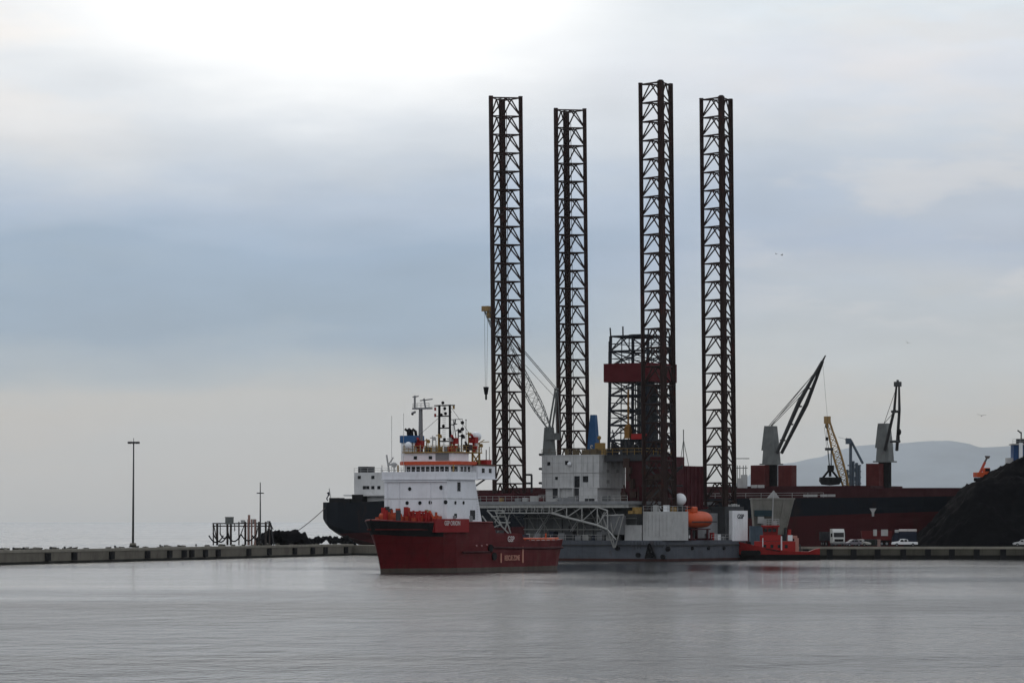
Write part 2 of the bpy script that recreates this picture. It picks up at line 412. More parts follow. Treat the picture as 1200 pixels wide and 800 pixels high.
# ------------------------------------------------------------------ jack-up rig
RF = Frame(29.75, 696, -33)
def make_rig():
    rig = thing('drilling_rig', 'tall four-legged jack-up drilling rig with lattice legs and red-belted derrick', 'drilling rig', RF.loc(), RF.a)
    # hull
    hm = paint('rig_hull', (.105,.115,.135), .6, wear=.5, rust=.25, scale=.3, panels=(5.0, 1.8, 'xz'), bands=[(0,(.055,.020,.016)), (4.9/35+0,(.055,.020,.016))]) if False else \
         paint('rig_hull', (.105,.115,.135), .6, wear=.5, rust=.25, scale=.3, bands=[(-5,(.05,.018,.014)), (.35,(.085,.094,.110))])
    hull = [(-40.4,-3.2),(-39.6,-4),(3.2,-4),(4,-3.2),(4,29.5),(3.2,30.3),(-39.6,30.3),(-40.4,29.5)]
    h = MB().prism(hull, -2.5, 4.2).build('hull', hm, rig)
    MB().bx(-40.2, 3.9, -4.22, -3.98, 3.0, 3.35).bx(3.98, 4.22, -3.5, 30, 3.0, 3.35).build('rubbing_strake', DKGREY, h)
    for a_, b_ in (((-40,-3.8,4.2),(-7,-3.8,4.2)), ((3.7,-3,4.2),(3.7,4,4.2)), ((3.7,15.5,4.2),(3.7,23.5,4.2))): MB().rail([a_, b_]).build('railing', PALE, h)
    # hull fittings: round fairleads and an anchor rack
    for px, py in ((724,642),(783,643),(748,650),(777,652)):
        x = RF.x(px, -4.05)
        MB().tube((x,-3.9,RF.z(py,x,-4)), (x,-4.35,RF.z(py,x,-4)), .5, 12).build('fairlead', BLACK, rig)
    for px, py in ((811,642),(830,642),(848,642)):
        y = RF.y(px, 4.05)
        MB().tube((3.9,y,RF.z(py,4,y)), (4.3,y,RF.z(py,4,y)), .38, 12).build('fairlead', BLACK, rig)
    xa = RF.x(762, -4.4); A = MB()
    A.tube((xa-1.2,-4.3,.6),(xa-.1,-4.8,3.4),.2).tube((xa+1.2,-4.3,.6),(xa+.1,-4.8,3.4),.2).tube((xa-.8,-4.5,1.5),(xa+.8,-4.5,1.5),.16).tube((xa,-4.9,3.6),(xa,-4.5,.9),.24)
    A.frus((xa,-4.6),(1.5,.5),(.5,.4),.7,1.8).build('anchor_rack', BLACK, rig)
    # decks and houses
    MB().bx(-32,-4.6,-.6,29,4.2,11.55).build('deckhouse', WALLG, rig)
    MB().bx(-4.6,-.2,4.3,23,4.2,10.6).build('pump_house', DKGREY, rig)
    ud = MB().bx(-41.2,-3.4,-6.2,29.4,11.55,12.2).build('upper_deck', MIDG, rig)
    g = MB()
    for k in range(14):
        x = -40.6 + k*2.8; g.bx(x-.12, x+.12, -6.0, -.62, 10.9, 11.55)
    g.bx(-41.1,-3.5,-6.0,-5.75,10.85,11.55); g.build('girder', TRUSSG, ud)
    MB().rail([(-41,-6.1,12.2),(-17.5,-6.1,12.2),(-3.6,-6.1,12.2)], step=1.6).build('railing', TRUSSG, ud)
    # clutter stowed on the deck edge
    for px0, px1, py0, py1, m, d in ((612,617,592,598,PALE,.8),(630,635,585,597,DERRED,1.0),(650,668,588,593,MIDG,1.2),(736,744,598,604,OCHRE,1.0),(741,748,594,600,OCHRE,1.4)):
        yy = -5.2; x0, x1 = RF.x(px0, yy), RF.x(px1, yy); zb = 12.2 if py1 < 599.5 else 10.0
        MB().bx(x0, x1, yy, yy+d, 12.203 if zb > 11 else 9.6, max(13.0, RF.z(py0, x0, yy)) if zb > 11 else RF.z(py0,x0,yy)).build('deck_locker', m, rig)
    # lower walkway with frames under the deck edge
    wk = MB(); x0, x1 = RF.x(583,-6.5), RF.x(652,-6.5)
    wk.bx(x0, x1, -6.9, -4.6, 9.7, 9.9)
    wk.rail([(x0,-6.8,9.9),(x1,-6.8,9.9)], step=1.5)
    for k in range(9):
        x = x0 + (x1-x0)*k/8; wk.tube((x,-6.7,9.8),(x,-6.0,11.3),.07)
    wk.build('walkway', TRUSSG, rig)
    # braces holding up the overhanging end
    b = MB(); P = lambda px, py, y: (RF.x(px,y), y, RF.z(py, RF.x(px,y), y))
    for y in (-6.0, -4.4):
        for a, c in (((571,598),(600,629)),((571,598),(590,598)),((580,598),(588,616)),((590,598),(600,629)),((576,605),(592,605)),((584,612),(598,612)),((572,620),(588,614)),((565,604),(578,622)),((590,598),(580,612)),((598,600),(592,620))):
            b.tube(P(*a,y), P(*c,y), .14)
    for px, py in ((571,598),(590,598),(600,629),(584,612)): b.tube(P(px,py,-6.0), P(px,py,-4.4), .12)
    b.build('overhang_brace', TRUSSG, rig)
    # sloping truss and its hanging struts
    tr = MB(); y = -7.2
    top = [(647,594),(664,594),(682,594),(700,594),(712,598)]; bot = [(647,601),(664,606),(682,610.5),(700,615),(712,620)]
    for y in (-7.2, -5.6):
        for A_, B_ in zip(top, top[1:]): tr.tube(P(*A_,y), P(*B_,y), .16)
        for A_, B_ in zip(bot, bot[1:]): tr.tube(P(*A_,y), P(*B_,y), .22)
        for A_, B_ in zip(top, bot): tr.tube(P(*A_,y), P(*B_,y), .12)
        for A_, B_ in zip(top[1:], bot): tr.tube(P(*A_,y), P(*B_,y), .11)
        tr.tube(P(712,620,y), P(735,630,y) if False else P(722,632,y), .14)
    for A_ in top+bot: tr.tube(P(*A_,-7.2), P(*A_,-5.6), .1)
    tr.build('sloping_truss', TRUSSG, rig)
    vs = MB()
    for a, c in (((706,604),(719,641)),((716,612),(720,641)),((731,603),(721,641)),((700,601),(708,622)),((708,600),(702,616)),((726,605),(716,630))):
        vs.tube(P(*a,-6.6), P(*c,-5.0), .13)
    vs.tube(P(706,604,-6.6), P(731,603,-6.6), .15).tube(P(719,641,-5.0),P(720.5,641,-4.0),.16)
    vs.build('hanging_strut', TRUSSG, rig)
    x0, x1 = RF.x(705,-4.9), RF.x(728,-4.9); pn = MB(); pn.bx(x0, x1, -5.0, -3.0, RF.z(626,x0,-5), RF.z(604,x0,-5))
    for k in range(12):
        xx = x0 + (x1-x0)*(k+.5)/12; pn.bx(xx-.09, xx+.09, -5.1, -5.0, RF.z(625.5,x0,-5), RF.z(604.5,x0,-5))
    pn.build('ribbed_tank', MIDG, rig)
    # deck boxes and jack house beneath the near leg
    x0, x1 = RF.x(732,-3.7), RF.x(752,-3.7)
    MB().bx(x0, x1, -3.7, .2, 4.2, RF.z(615,x0,-3.7)).build('store_box', PALE, rig)
    x0, x1 = RF.x(753.5,-3.9), RF.x(783,-3.9); jz = RF.z(599,x1,-3.9)
    jh = MB().bx(x0, x1, -3.9, 4.2, 4.2, jz)
    for k in range(7):
        xx = x0 + (x1-x0)*(k+.5)/7; jh.bx(xx-.08, xx+.08, -4.0, -3.9, 5.0, jz-.5)
    jh = jh.build('jack_house', PALE, rig)
    MB().rail([(x0,-3.8,jz),(x1-.1,-3.8,jz),(x1-.1,4.0,jz)]).build('railing', PALE, jh)
    MB().bx(-41.1,-31.95,-4.7,4.7,12.203,13.9).build('jack_house', MAROON, rig)
    MB().bx(-41.0,-32.2,21.8,30,12.203,14.2).build('jack_house', MAROON, rig)
    MB().bx(-4.3,3.2,22.2,30.2,4.2,11.2).build('jack_house', DKGREY, rig)
    gf = MB(); y = 0.0
    for p, q in (((614,556),(614,577)),((623,556),(623,577)),((614,556),(623,556)),((614,566),(623,566))): gf.tube(P(*p,3.5), P(*q,3.5), .22)
    gf.build('deck_gantry', DKGREY, rig)
    # grey and white blocks along the far right edge
    MB().bx(-.2,1.4,12.6,23.7,4.2,RF.z(601,1,18)).build('side_house', MIDG, rig)
    wb = MB().bx(1.45,4.03,23.8,30.35,4.0,RF.z(598,4,27))
    for k in range(5): wb.bx(4.03,4.1,24.6+k*1.2,24.75+k*1.2,4.3,RF.z(601,4,27))
    wb = wb.build('generator_house', WHITE, rig)
    lettering('lettering', 'GSP', 1.3, NAVY, wb, (4.12, 27.2, RF.z(605,4,27)), (0,1,0), 1.3)
    cl = MB()
    for k in range(6): cl.box((2.6+random.uniform(-.6,.6), 24.5+k, 11.3), (.7,.6,random.uniform(.5,1.4)))
    cl.build('vent_box', PALE, wb)
    MB().bx(1.9,3.9,4.25,5.6,4.2,8.2).build('boat_store', PALE, rig); MB().bx(1.0,4.05,.0+4.3,9.2-3.6,8.2,8.45).build('boat_platform', DKGREY, rig)
    rnd = random.Random(21)
    for k in range(13):
        x = -31 + k*2.0 + rnd.uniform(-.5,.5); y = -.72
        MB().tube((x,y,4.25),(x,y,rnd.uniform(7,10.8)),rnd.uniform(.07,.16),6).build('wall_pipe', rnd.choice([TRUSSG,MIDG,PALE,DKGREY]), rig)
    for k in range(14):
        x = -33 + k*1.9 + rnd.uniform(-.5,.5); w_ = rnd.uniform(.4,1.0); h_ = rnd.uniform(.6,1.9)
        MB().bx(x-w_,x+w_,-2.9+rnd.uniform(-.4,.6),-1.3,4.2,4.2+h_).build('deck_equipment', rnd.choice([TRUSSG,MIDG,DKGREY,NAVY,PALE]), rig)
    for z_ in (6.3, 8.6): MB().bx(-31.9,-4.7,-1.15,-.62,z_,z_+.18).build('pipe_rack', TRUSSG, rig)
    for k in range(9):
        y = 4.6+k*2.0; h_ = rnd.uniform(.5,1.6)
        if 8 < y < 14: continue
        MB().bx(2.6,3.5,y,y+rnd.uniform(.5,1.3),4.2,4.2+h_).build('deck_equipment', rnd.choice([PALE,MIDG,RED,WHITE]), rig)
    for k in range(8):
        x = -40 + k*4.4 + rnd.uniform(-1,1)
        MB().bx(x,x+rnd.uniform(.5,2.2),-5.6,-4.2-rnd.random(),12.203,12.2+rnd.uniform(.5,1.3)).build('deck_locker', rnd.choice([PALE,MIDG,OCHRE,DKGREY,WALLG]), rig)
    for k in range(10):
        x = -3.8 + k*.75
        MB().tube((x,-4.35,4.0),(x+rnd.uniform(-.1,.1),-4.3,2.2+rnd.random()),.05,4).build('hanging_chain', DKGREY, rig)
    for k, (x, y) in enumerate(((-1.0,2.5),(1.2,-2.8),(2.8,1.5),(4.0,-3.4))):
        MB().bx(x-.5,x+.5,y-.4,y+.4,jz,jz+rnd.uniform(.5,1.3)).build('vent_box', [WHITE,PALE,OCHRE,WHITE][k], rig)
    for k in range(11):
        x = -38.5 + k*3.1
        MB().tube((x,-.7,6.6+rnd.uniform(-.5,.5)),(x+rnd.uniform(-.6,.6),-5.6,11.1),.11,6).tube((x,-.7,9.0),(x,-3.2,9.0),.07,5).build('knee_brace', TRUSSG, rig)
    for k, (x, z_) in enumerate(((-29,5.2),(-21,5.2),(-13,5.2))):
        st_ = MB().tube((x,-1.5,4.3),(x+4.2,-1.5,9.6),.09,4).tube((x,-2.3,4.3),(x+4.2,-2.3,9.6),.09,4)
        for j in range(14): st_.bx(x+.15+j*.3,x+.38+j*.3,-2.3,-1.5,4.45+j*.378,4.50+j*.378)
        st_.build('stair', PALE, rig)
    # radome
    rx_, ry_ = 2.0, RF.y(797,2.0); rzz = RF.z(585,2,ry_)
    rd = MB().sph((rx_,ry_,rzz),1.28,20,14).build('radome', WHITE, rig, smooth=True)
    MB().tube((rx_,ry_,8.3),(rx_,ry_,rzz-1.0),.45,10).bx(rx_-1,rx_+1,ry_-1,ry_+1,rzz-1.75,rzz-1.55).build('pedestal', DKGREY, rd)
    # davit frame for the lifeboat
    y0, y1 = RF.y(807,4.5), RF.y(835,4.5); dv = MB()
    for yy in (y0+1.6, y1-1.6):
        dv.bx(1.2,5.2,yy-.25,yy+.25,4.2,4.6).bx(1.2,1.8,yy-.25,yy+.25,4.2,10.6).tube((1.5,yy,10.5),(4.3,yy,10.9),.2).tube((4.2,yy,4.5),(4.2,yy,6.6),.25)
    dv.bx(3.8,4.6,y0+1,y1-1,6.35,6.6).build('davit', MAROON, rig)
    # red substructure, drill floor
    MB().bx(-12.5,-2,8,14.2,11.5,RF.z(535,-6,8)).build('substructure', MAROON, rig)
    s2 = MB().bx(-9.5,-1.9,14.25,22,10.6,RF.z(546,-4,18))
    for k in range(5): s2.bx(-1.9,-1.75,14.8+k*1.6,15.0+k*1.6,10.7,RF.z(547,-4,18))
    s2.build('mud_house', MAROON, rig)
    fr = MB()
    for a, c in (((757,545),(800,590)),((800,545),(757,590)),((757,548),(800,548)),((752,569),(800,569))): fr.tube(P(*a,6.6), P(*c,6.6), .2)
    fr.build('substructure_brace', DKGREY, rig)
    zf = 21.9
    fl = MB().bx(-17.4,-6.6,7.6,18.6,20.6,zf).build('drill_floor', DKGREY, rig)
    MB().rail([(-17.3,7.8,zf),(-6.7,7.8,zf),(-6.7,18.5,zf)], h=1.3, r=.06).build('railing', OCHRE, fl)
    # derrick
    cx, cy, dz0, dz1 = -12, 13.1, zf, 46.6; S0, S1 = 9.6, 9.0
    de = MB()
    def corner(i, z):
        s = (S0 + (S1-S0)*(z-dz0)/(dz1-dz0))/2; sx, sy = ((-1,-1),(1,-1),(1,1),(-1,1))[i % 4]
        return Vector((cx+sx*s, cy+sy*s, z))
    for i in range(4): de.tube(corner(i,dz0), corner(i,dz1), .34, 6)
    nb = 8
    for k in range(nb+1):
        z = dz0 + (dz1-dz0)*k/nb
        for i in range(4): de.tube(corner(i,z), corner(i+1,z), .2, 5)
        if k < nb:
            z2 = dz0 + (dz1-dz0)*(k+1)/nb
            for i in range(4):
                m_ = (corner(i,z2)+corner(i+1,z2))/2; m0 = (corner(i,z)+corner(i+1,z))/2
                if k % 2: de.tube(corner(i,z), m_, .15, 5).tube(corner(i+1,z), m_, .15, 5)
                else: de.tube(corner(i,z), corner(i+1,z2), .15, 5).tube(corner(i+1,z), corner(i,z2), .15, 5)
                de.tube(m0, m_, .11, 4)
                q0, q1 = corner(i,(z+z2)/2), corner(i+1,(z+z2)/2); de.tube(q0, q1, .09, 4)
    de.bx(cx-1.6,cx+1.6,cy-1.6,cy+1.6,dz1-.2,dz1+.5).tube((cx-4.5,cy,dz1),(cx+4.5,cy,dz1),.28).tube((cx,cy-4.5,dz1),(cx,cy+4.5,dz1),.28)
    for (ax, ay, hh) in ((-4.5,-4.5,1.8),(-1.5,-4.5,2.0),(4.5,-4.4,1.2)): de.tube((cx+ax,cy+ay,dz1),(cx+ax*1.03,cy+ay,dz1+hh),.16)
    de.tube((cx-5.3,cy-3.8,24),(cx-5.3,cy-3.8,dz1-1),.16).tube((cx-5.9,cy-3.0,25),(cx-5.9,cy-3.0,dz1-3),.1)
    for k in range(12): de.tube((cx-5.3,cy-3.8,25+k*1.7),(cx-4.7,cy-3.8,25+k*1.7),.07,4)
    der = de.build('derrick', BLUEST, rig)
    zb0, zb1 = RF.z(446.5,cx,cy-5), RF.z(425.5,cx,cy-5); hs = 5.55; wl = MB()
    for sx, sy, ax in ((0,-1,'x'),(0,1,'x'),(-1,0,'y'),(1,0,'y')):
        if ax == 'x': wl.bx(cx-hs, cx+hs, cy+sy*hs-.08, cy+sy*hs+.08, zb0, zb1)
        else: wl.bx(cx+sx*hs-.08, cx+sx*hs+.08, cy-hs+.09, cy+hs-.09, zb0, zb1)
    wl.bx(cx-hs, cx+hs, cy-hs, cy+hs, zb0-.15, zb0-.004)
    wl.build('windwall', DERRED, der)
    # inside the derrick: kelly hose, pipe stands, top drive
    td = MB().bx(cx-.6,cx+.6,cy-5.5,cy-4.3,zf+3.4,zf+5.6).tube((cx,cy-4.9,zf+5.6),(cx,cy-4.9,zf+13.5),.2,8).sph((cx,cy-4.9,zf+5.7),.7,10,6)
    td.build('top_drive', paint('top_drive_orange', (.24,.12,.03), .6, wear=.5), der)
    for k in range(32):
        xx, yy = cx+.8+ (k % 8)*.50, cy-3.2+(k//8)*1.3
        MB().tube((xx,yy,zf),(xx-.15,yy+.1,zb0+.5-(k % 3)*.5),.12,5).build('pipe_stand', DKGREY, der)
    cs = MB()
    for k in range(26):
        h_ = random.uniform(.6,3.4); MB().bx(*(lambda x,w_: (x-w_,x+w_))(cx+random.uniform(-4.6,4.6),random.uniform(.3,.8)),*(lambda y,w_: (y-w_,y+w_))(cy+random.uniform(-5.0,4.5),random.uniform(.3,.6)),zf+.003*k,zf+h_).build('drill_machine', DKGREY if k % 3 else BLUEST, fl)
    for k in range(14):
        a = Vector((cx+random.uniform(-5,5), cy-5.1, zf+random.uniform(0,.3))); MB().tube(a, a+Vector((random.uniform(-2,2),0,random.uniform(2,6))),.12).build('strut', BLUEST, fl)
    MB().bx(cx+1.0,cx+4.6,cy-5.4,cy-4.6,zf+3.2,zf+4.3).build('doghouse', RED, rig)
    cs = MB()
    for k in range(22): cs.box((random.uniform(-13,-1), 6.8+random.uniform(-.3,.3), random.uniform(12.5,21)), (random.uniform(.3,1.6),random.uniform(.4,.8),random.uniform(.5,2.2)))
    for k in range(7): cs.tube((-12+k*1.7,6.6,12.2),(-12+k*1.7,6.6,random.uniform(15,21)),.16)
    cs.build('piping', paint('brown_piping', (.045,.026,.02), .7, wear=.5, rust=.4), rig)
    # accommodation
    ax0, ax1, ay0, ay1 = RF.x(635,6), RF.x(702,6), 6.0, 16.6; at = RF.z(534,-25,6); am = RF.z(571,-25,6)
    acc = MB().bx(ax0,ax1,ay0,ay1,am,at).bx(ax0+.5,ax1-.4,ay0+.7,ay1-1.0,12.2,am)
    acc.bx(ax0-.1,ax1+.1,ay0-.1,ay1+.1,at,at+.22).bx(ax0-.08,ax1+.08,ay0-.08,ay1+.08,am-.12,am+.12)
    for px in (640,655,671.5): acc.bx(RF.x(px,6)-.12,RF.x(px,6)+.12,ay0-.07,ay0+.8,12.2 if px > 650 else am,at)
    acc.bx(ax1-4.9,ax1-.4,ay0+.0,ay0+.71,12.25,am-.12)
    ac = acc.build('accommodation_block', ACCW, rig)
    for px, py, s in ((676,561,.62),(686,561,.62),(676,567.5,.62),(643,543,.34),(664,542,.4),(652,560,.3)):
        x = RF.x(px, 5.9); z = RF.z(py, x, 5.9); MB().bx(x-s, x+s, 5.9, 6.05, z-s, z+s).build('window', GLASS, ac)
    for px, py in ((712,552),(724,552),(712,564)):
        y = RF.y(px, ax1); z = RF.z(py, ax1, y); MB().bx(ax1-.02, ax1+.08, y-.6, y+.6, z-.35, z+.35).build('window', paint('vent_grey', (.3,.3,.29), .7), ac)
    MB().sph((RF.x(667,5.6),5.7,RF.z(543.5,-25,5.7)),.45,10,8).build('floodlight', WHITE, ac, smooth=True)
    rr = MB().rail([(ax0,ay0,at+.2),(ax1,ay0,at+.2),(ax1,ay1,at+.2)], h=1.2)
    for k in range(18): rr.box((random.uniform(ax0+4,ax1-.5), random.uniform(ay0+.6,ay1-1), at+.2+.6), (random.uniform(.4,1.4),random.uniform(.4,1.2),1.2))
    rr.build('roof_clutter', paint('roof_ochre', (.13,.10,.06), .7, wear=.5), ac)
    for k in range(9):
        x = ax0 + 1.2 + k*1.45
        if k in (3,): continue
        MB().bx(x-.05,x+.05,ay0-.09,ay0-.002,am+.15,at-.02).build('rib', PALE, ac)
    for k in range(6):
        y = ay0 + 1.2 + k*1.7; MB().bx(ax1+.002,ax1+.09,y-.06,y+.06,am+.15,at-.02).build('rib', PALE, ac)
    for z_ in (am+3.1,): MB().bx(ax0,ax1+.12,ay0-.13,ay0-.002,z_-.06,z_+.06).bx(ax1+.002,ax1+.12,ay0-.13,ay1,z_-.06,z_+.06).build('ledge', PALE, ac)
    for x in (ax0+2.9, ax0+8.2, ax0+12.2): MB().bx(x-.55,x+.55,ay0+.55,ay0+.72,12.25,am-.2).build('door', DKGREY, ac)
    for k in range(3): MB().tube((ax0-.3,7.0+k*.1,am+1+k*3),(ax0-1.3,7.0,am+1+k*3),.25,8).bx(ax0-.5,ax0,6.4,7.4,am+.7+k*3,am+.85+k*3).build('side_lamp', DKGREY, ac)
    # deck crane on the accommodation roof
    px_, py_ = RF.x(643.5,8.2), 8.2; cz = RF.z(504,px_,py_)
    cr = MB().frus((px_,py_),(2.2,1.9),(1.5,1.5),at+.2,cz+.6).bx(px_-.2,px_+2.0,py_-1.2,py_+1.2,cz-2.0,cz-.6).build('deck_crane', CRGREY, rig)
    foot = Vector((px_+.3, py_, cz)); dx = WX(569.5,722)-WX(643.5,719.5); dD = 4.0
    tip = Vector((px_ + dx*RF.ex[0]+dD*RF.ex[1], py_ + dx*RF.ey[0]+dD*RF.ey[1], WZ(361,722)))
    bd = (tip-foot).normalized(); sv = Vector((-bd.y, bd.x, 0)).normalized(); uv = bd.cross(sv)
    bm_ = MB(); L = (tip-foot).length; n = 17
    def bp_(u, i):
        s = (.35 + 1.0*min(1, u*5)*(1 if u < .75 else (1-u)/.25*.75+.25)); sx, sy = ((-1,-1),(1,-1),(1,1),(-1,1))[i % 4]
        return foot + bd*(L*u) + sv*(sx*s*.62) + uv*(sy*s*.8)
    for k in range(n):
        u, u2 = k/n, (k+1)/n
        for i in range(4):
            bm_.tube(bp_(u,i), bp_(u2,i), .085, 5); bm_.tube(bp_(u2,i), bp_(u2,i+1), .05, 4)
            bm_.tube(bp_(u,i if k % 2 else i+1), bp_(u2,i+1 if k % 2 else i), .05, 4)
    bm_.build('boom', CRGREY, cr)
    MB().box(tip, (1.7,1.0,1.1)).box(tip+Vector((.6,.2,-1.2)), (.7,.7,1.6)).build('boom_head', YELLOW, cr)
    gt = Vector((px_+1.5, py_+.5, RF.z(456,px_,py_))); ga = MB()
    for s in (-.7,.7):
        ga.tube(foot+Vector((0,s,0)), gt+Vector((0,s*.6,0)), .2); ga.tube(foot+Vector((2.0,s,-1)), gt+Vector((0,s*.6,0)), .12)
    ga.tube(gt+Vector((0,-.6,0)), gt+Vector((0,.6,0)), .25); ga.build('gantry', CRGREY, cr)
    MB().tube(gt+Vector((0,.4,0)), tip+Vector((0,.3,.4)), .075, 4).tube(gt+Vector((0,-.4,0)), tip+Vector((0,-.3,.4)), .075, 4).tube(gt-Vector((0,0,2)), tip+bd*(-8), .05, 4).build('pendant_rope', CRGREY, cr)
    hz = WZ(455,722); hb = MB()
    for s in (-.42,.42): hb.tube(tip+Vector((s,0,-.3)), Vector((tip.x+s*.4,tip.y,hz)), .035, 4)
    hb.build('hoist_rope', CRGREY, cr)
    MB().frus((tip.x,tip.y),(.5,.5),(1.0,.7),hz-1.2,hz+.4).tube((tip.x,tip.y,hz-1.2),(tip.x,tip.y,hz-2.3),.22,8).build('hook_block', BLACK, cr)
    # blue tapered tower
    bx_, by_ = -32.0, 26.6
    bx_ = RF.x(695, 27.0); by_ = 27.0
    bt = MB().frus((bx_,by_),(3.9,2.6),(1.15,1.0),12.2,RF.z(486,bx_,by_),(.15,0)).build('blue_stack', BLUE, rig)
    lettering('lettering', 'S', 2.2, PALE, bt, (bx_+.25, by_-1.05, RF.z(526,bx_,by_)), (1,0,0), .8)
    MB().tube((bx_+3.5,24,21),(bx_+3.5,24,RF.z(514,bx_,24)),.12).sph((bx_+3.4,24,RF.z(513,bx_,24)),.45,8,6).bx(bx_+2.6,bx_+4.6,23.5,24.6,21,RF.z(519,bx_,24)).build('vent_mast', OCHRE, rig)
    pm = MB().tube((-2,25.5,19),(-2,25.5,RF.z(505,-2,25)),.07,4)
    x800 = RF.x(801,20)
    MB().tube((x800,20,19),(x800,20,RF.z(503,x800,20)),.10,4).tube((x800-1,20,19),(x800,20,RF.z(515,x800,20)),.07,4).tube((x800+1.4,20,19),(x800,20,RF.z(515,x800,20)),.07,4).build('antenna', CRGREY, rig)
    # legs
    def leg(lx, ly, top, base, phis, zoff, seed):
        rnd = random.Random(seed)
        pivot = Vector((lx, ly, 12.0)); tilt = .0095
        ax = Vector((RF.ex[0], RF.ey[0], 0))           # the picture's sideways direction in rig axes
        def sl(p): return Vector(p) - ax*((p[2]-12.0)*tilt)
        ch = [(lx+3.62*math.cos(R(a+33)), ly+3.62*math.sin(R(a+33))) for a in phis]
        lat = MB(); bay = 3.84; z = top - .2; k = 0
        lv = []
        while z > base: lv.append(z); z -= bay
        for k, z in enumerate(lv):
            for i in range(3):
                a, b = ch[i], ch[(i+1) % 3]; mid = ((a[0]+b[0])/2, (a[1]+b[1])/2)
                lat.tube(sl((*a,z)), sl((*b,z)), .145, 6)
                zz = max(base-.5, z-bay)
                lat.tube(sl((*mid,z)), sl((*a,zz)), .155, 6); lat.tube(sl((*mid,z)), sl((*b,zz)), .155, 6)
                m2 = ((ch[(i+1)%3][0]+ch[(i+2)%3][0])/2, (ch[(i+1)%3][1]+ch[(i+2)%3][1])/2)
                lat.tube(sl((*mid,z)), sl((*m2,z)), .08, 4)
        # gas riser / ladder run hung inside the lattice
        lat.tube(sl((lx+.6,ly-.2,base)), sl((lx+.6,ly-.2,top-3)), .07, 4)
        lg = lat.build('leg', STEEL, rig)
        for a in ch:
            c = MB().tube(sl((*a,base-1)), sl((*a,top)), .44, 10)
            r_ = Vector((a[0]-lx, a[1]-ly, 0)).normalized(); t_ = Vector((-r_.y, r_.x, 0))
            # toothed rack plates either side of the chord
            for sgn in (-1, 1):
                p0, p1 = sl((*a,base-1)), sl((*a,top)); o_ = t_*(.52*sgn)
                q = [p0+o_-r_*.07, p0+o_+r_*.07, p1+o_+r_*.07, p1+o_-r_*.07]
                w_ = t_*(.16)
                c.add([v-w_ for v in q]+[v+w_ for v in q], [(0,1,2,3),(7,6,5,4),(0,4,5,1),(1,5,6,2),(2,6,7,3),(3,7,4,0)])
            zt = sl((*a,top)); c.tube(zt, zt+Vector((0,0,.15)), .48, 8)
            c.build('chord', STEEL, lg)
        return lg
    port = (-21.5, 98.5, 218.5); stbd = (158.5, 38.5, -81.5)
    leg(-36.4, 0, 96.8, 12.5, port, 0, 1)
    leg(-36.4-.39, 26.3-.25, 96.9, 12.5, port, .6, 2)
    leg(.55, .36, 97.4, 9.5, stbd, .3, 3)
    leg(0, 26.3, 97.0, 10.5, stbd, .9, 4)
    # blue platform ring high on the first leg
    lp = MB(); zz = RF.z(454.5,-36.4,0)
    return rig
make_rig()

def make_lifeboat():
    y0, y1 = RF.y(807,4.6), RF.y(836,4.6)
    cxr, cyr = 3.6, (y0+y1)/2
    X = RF.X + RF.ex[0]*cxr + RF.ey[0]*cyr; D = RF.D + RF.ex[1]*cxr + RF.ey[1]*cyr
    zb = 6.6; Lh = (y1-y0)/2*.97
    r = thing('lifeboat', 'orange enclosed lifeboat hanging on the side of the drilling rig', 'lifeboat', (X, D, zb), RF.a + R(90)); r.scale = (1.1, 1.15, 1.2)
    rings = []
    for u in [i/14 for i in range(15)]:
        x = -Lh + 2*Lh*u; s = (1-abs(2*u-1)**3.2)**.55 if 0 < u < 1 else .05
        s = max(s, .06); ring = []
        for k in range(16):
            a = 2*PI*k/16; cy_, cz_ = math.cos(a), math.sin(a)
            ring.append((x, 1.55*s*cy_, 1.45 + (1.55 if cz_ > 0 else 1.35)*s**.7*cz_))
        rings.append(ring)
    MB().loft(rings).build('body', ORANGE, r, smooth=True)
    MB().bx(-Lh*.62,-Lh*.22,-.85,.85,2.6,3.75).build('wheelhouse', ORANGE, r, bevel=.25)
    for k in range(3): MB().bx(-Lh*.1+k*1.5,-Lh*.1+k*1.5+.7,1.38,1.5,1.75,2.1).build('window', GLASS, r)
    MB().bx(-Lh*.93,Lh*.93,1.50,1.64,1.05,1.25).bx(-Lh*.93,Lh*.93,-1.64,-1.50,1.05,1.25).build('fender', DKGREY, r)
make_lifeboat()

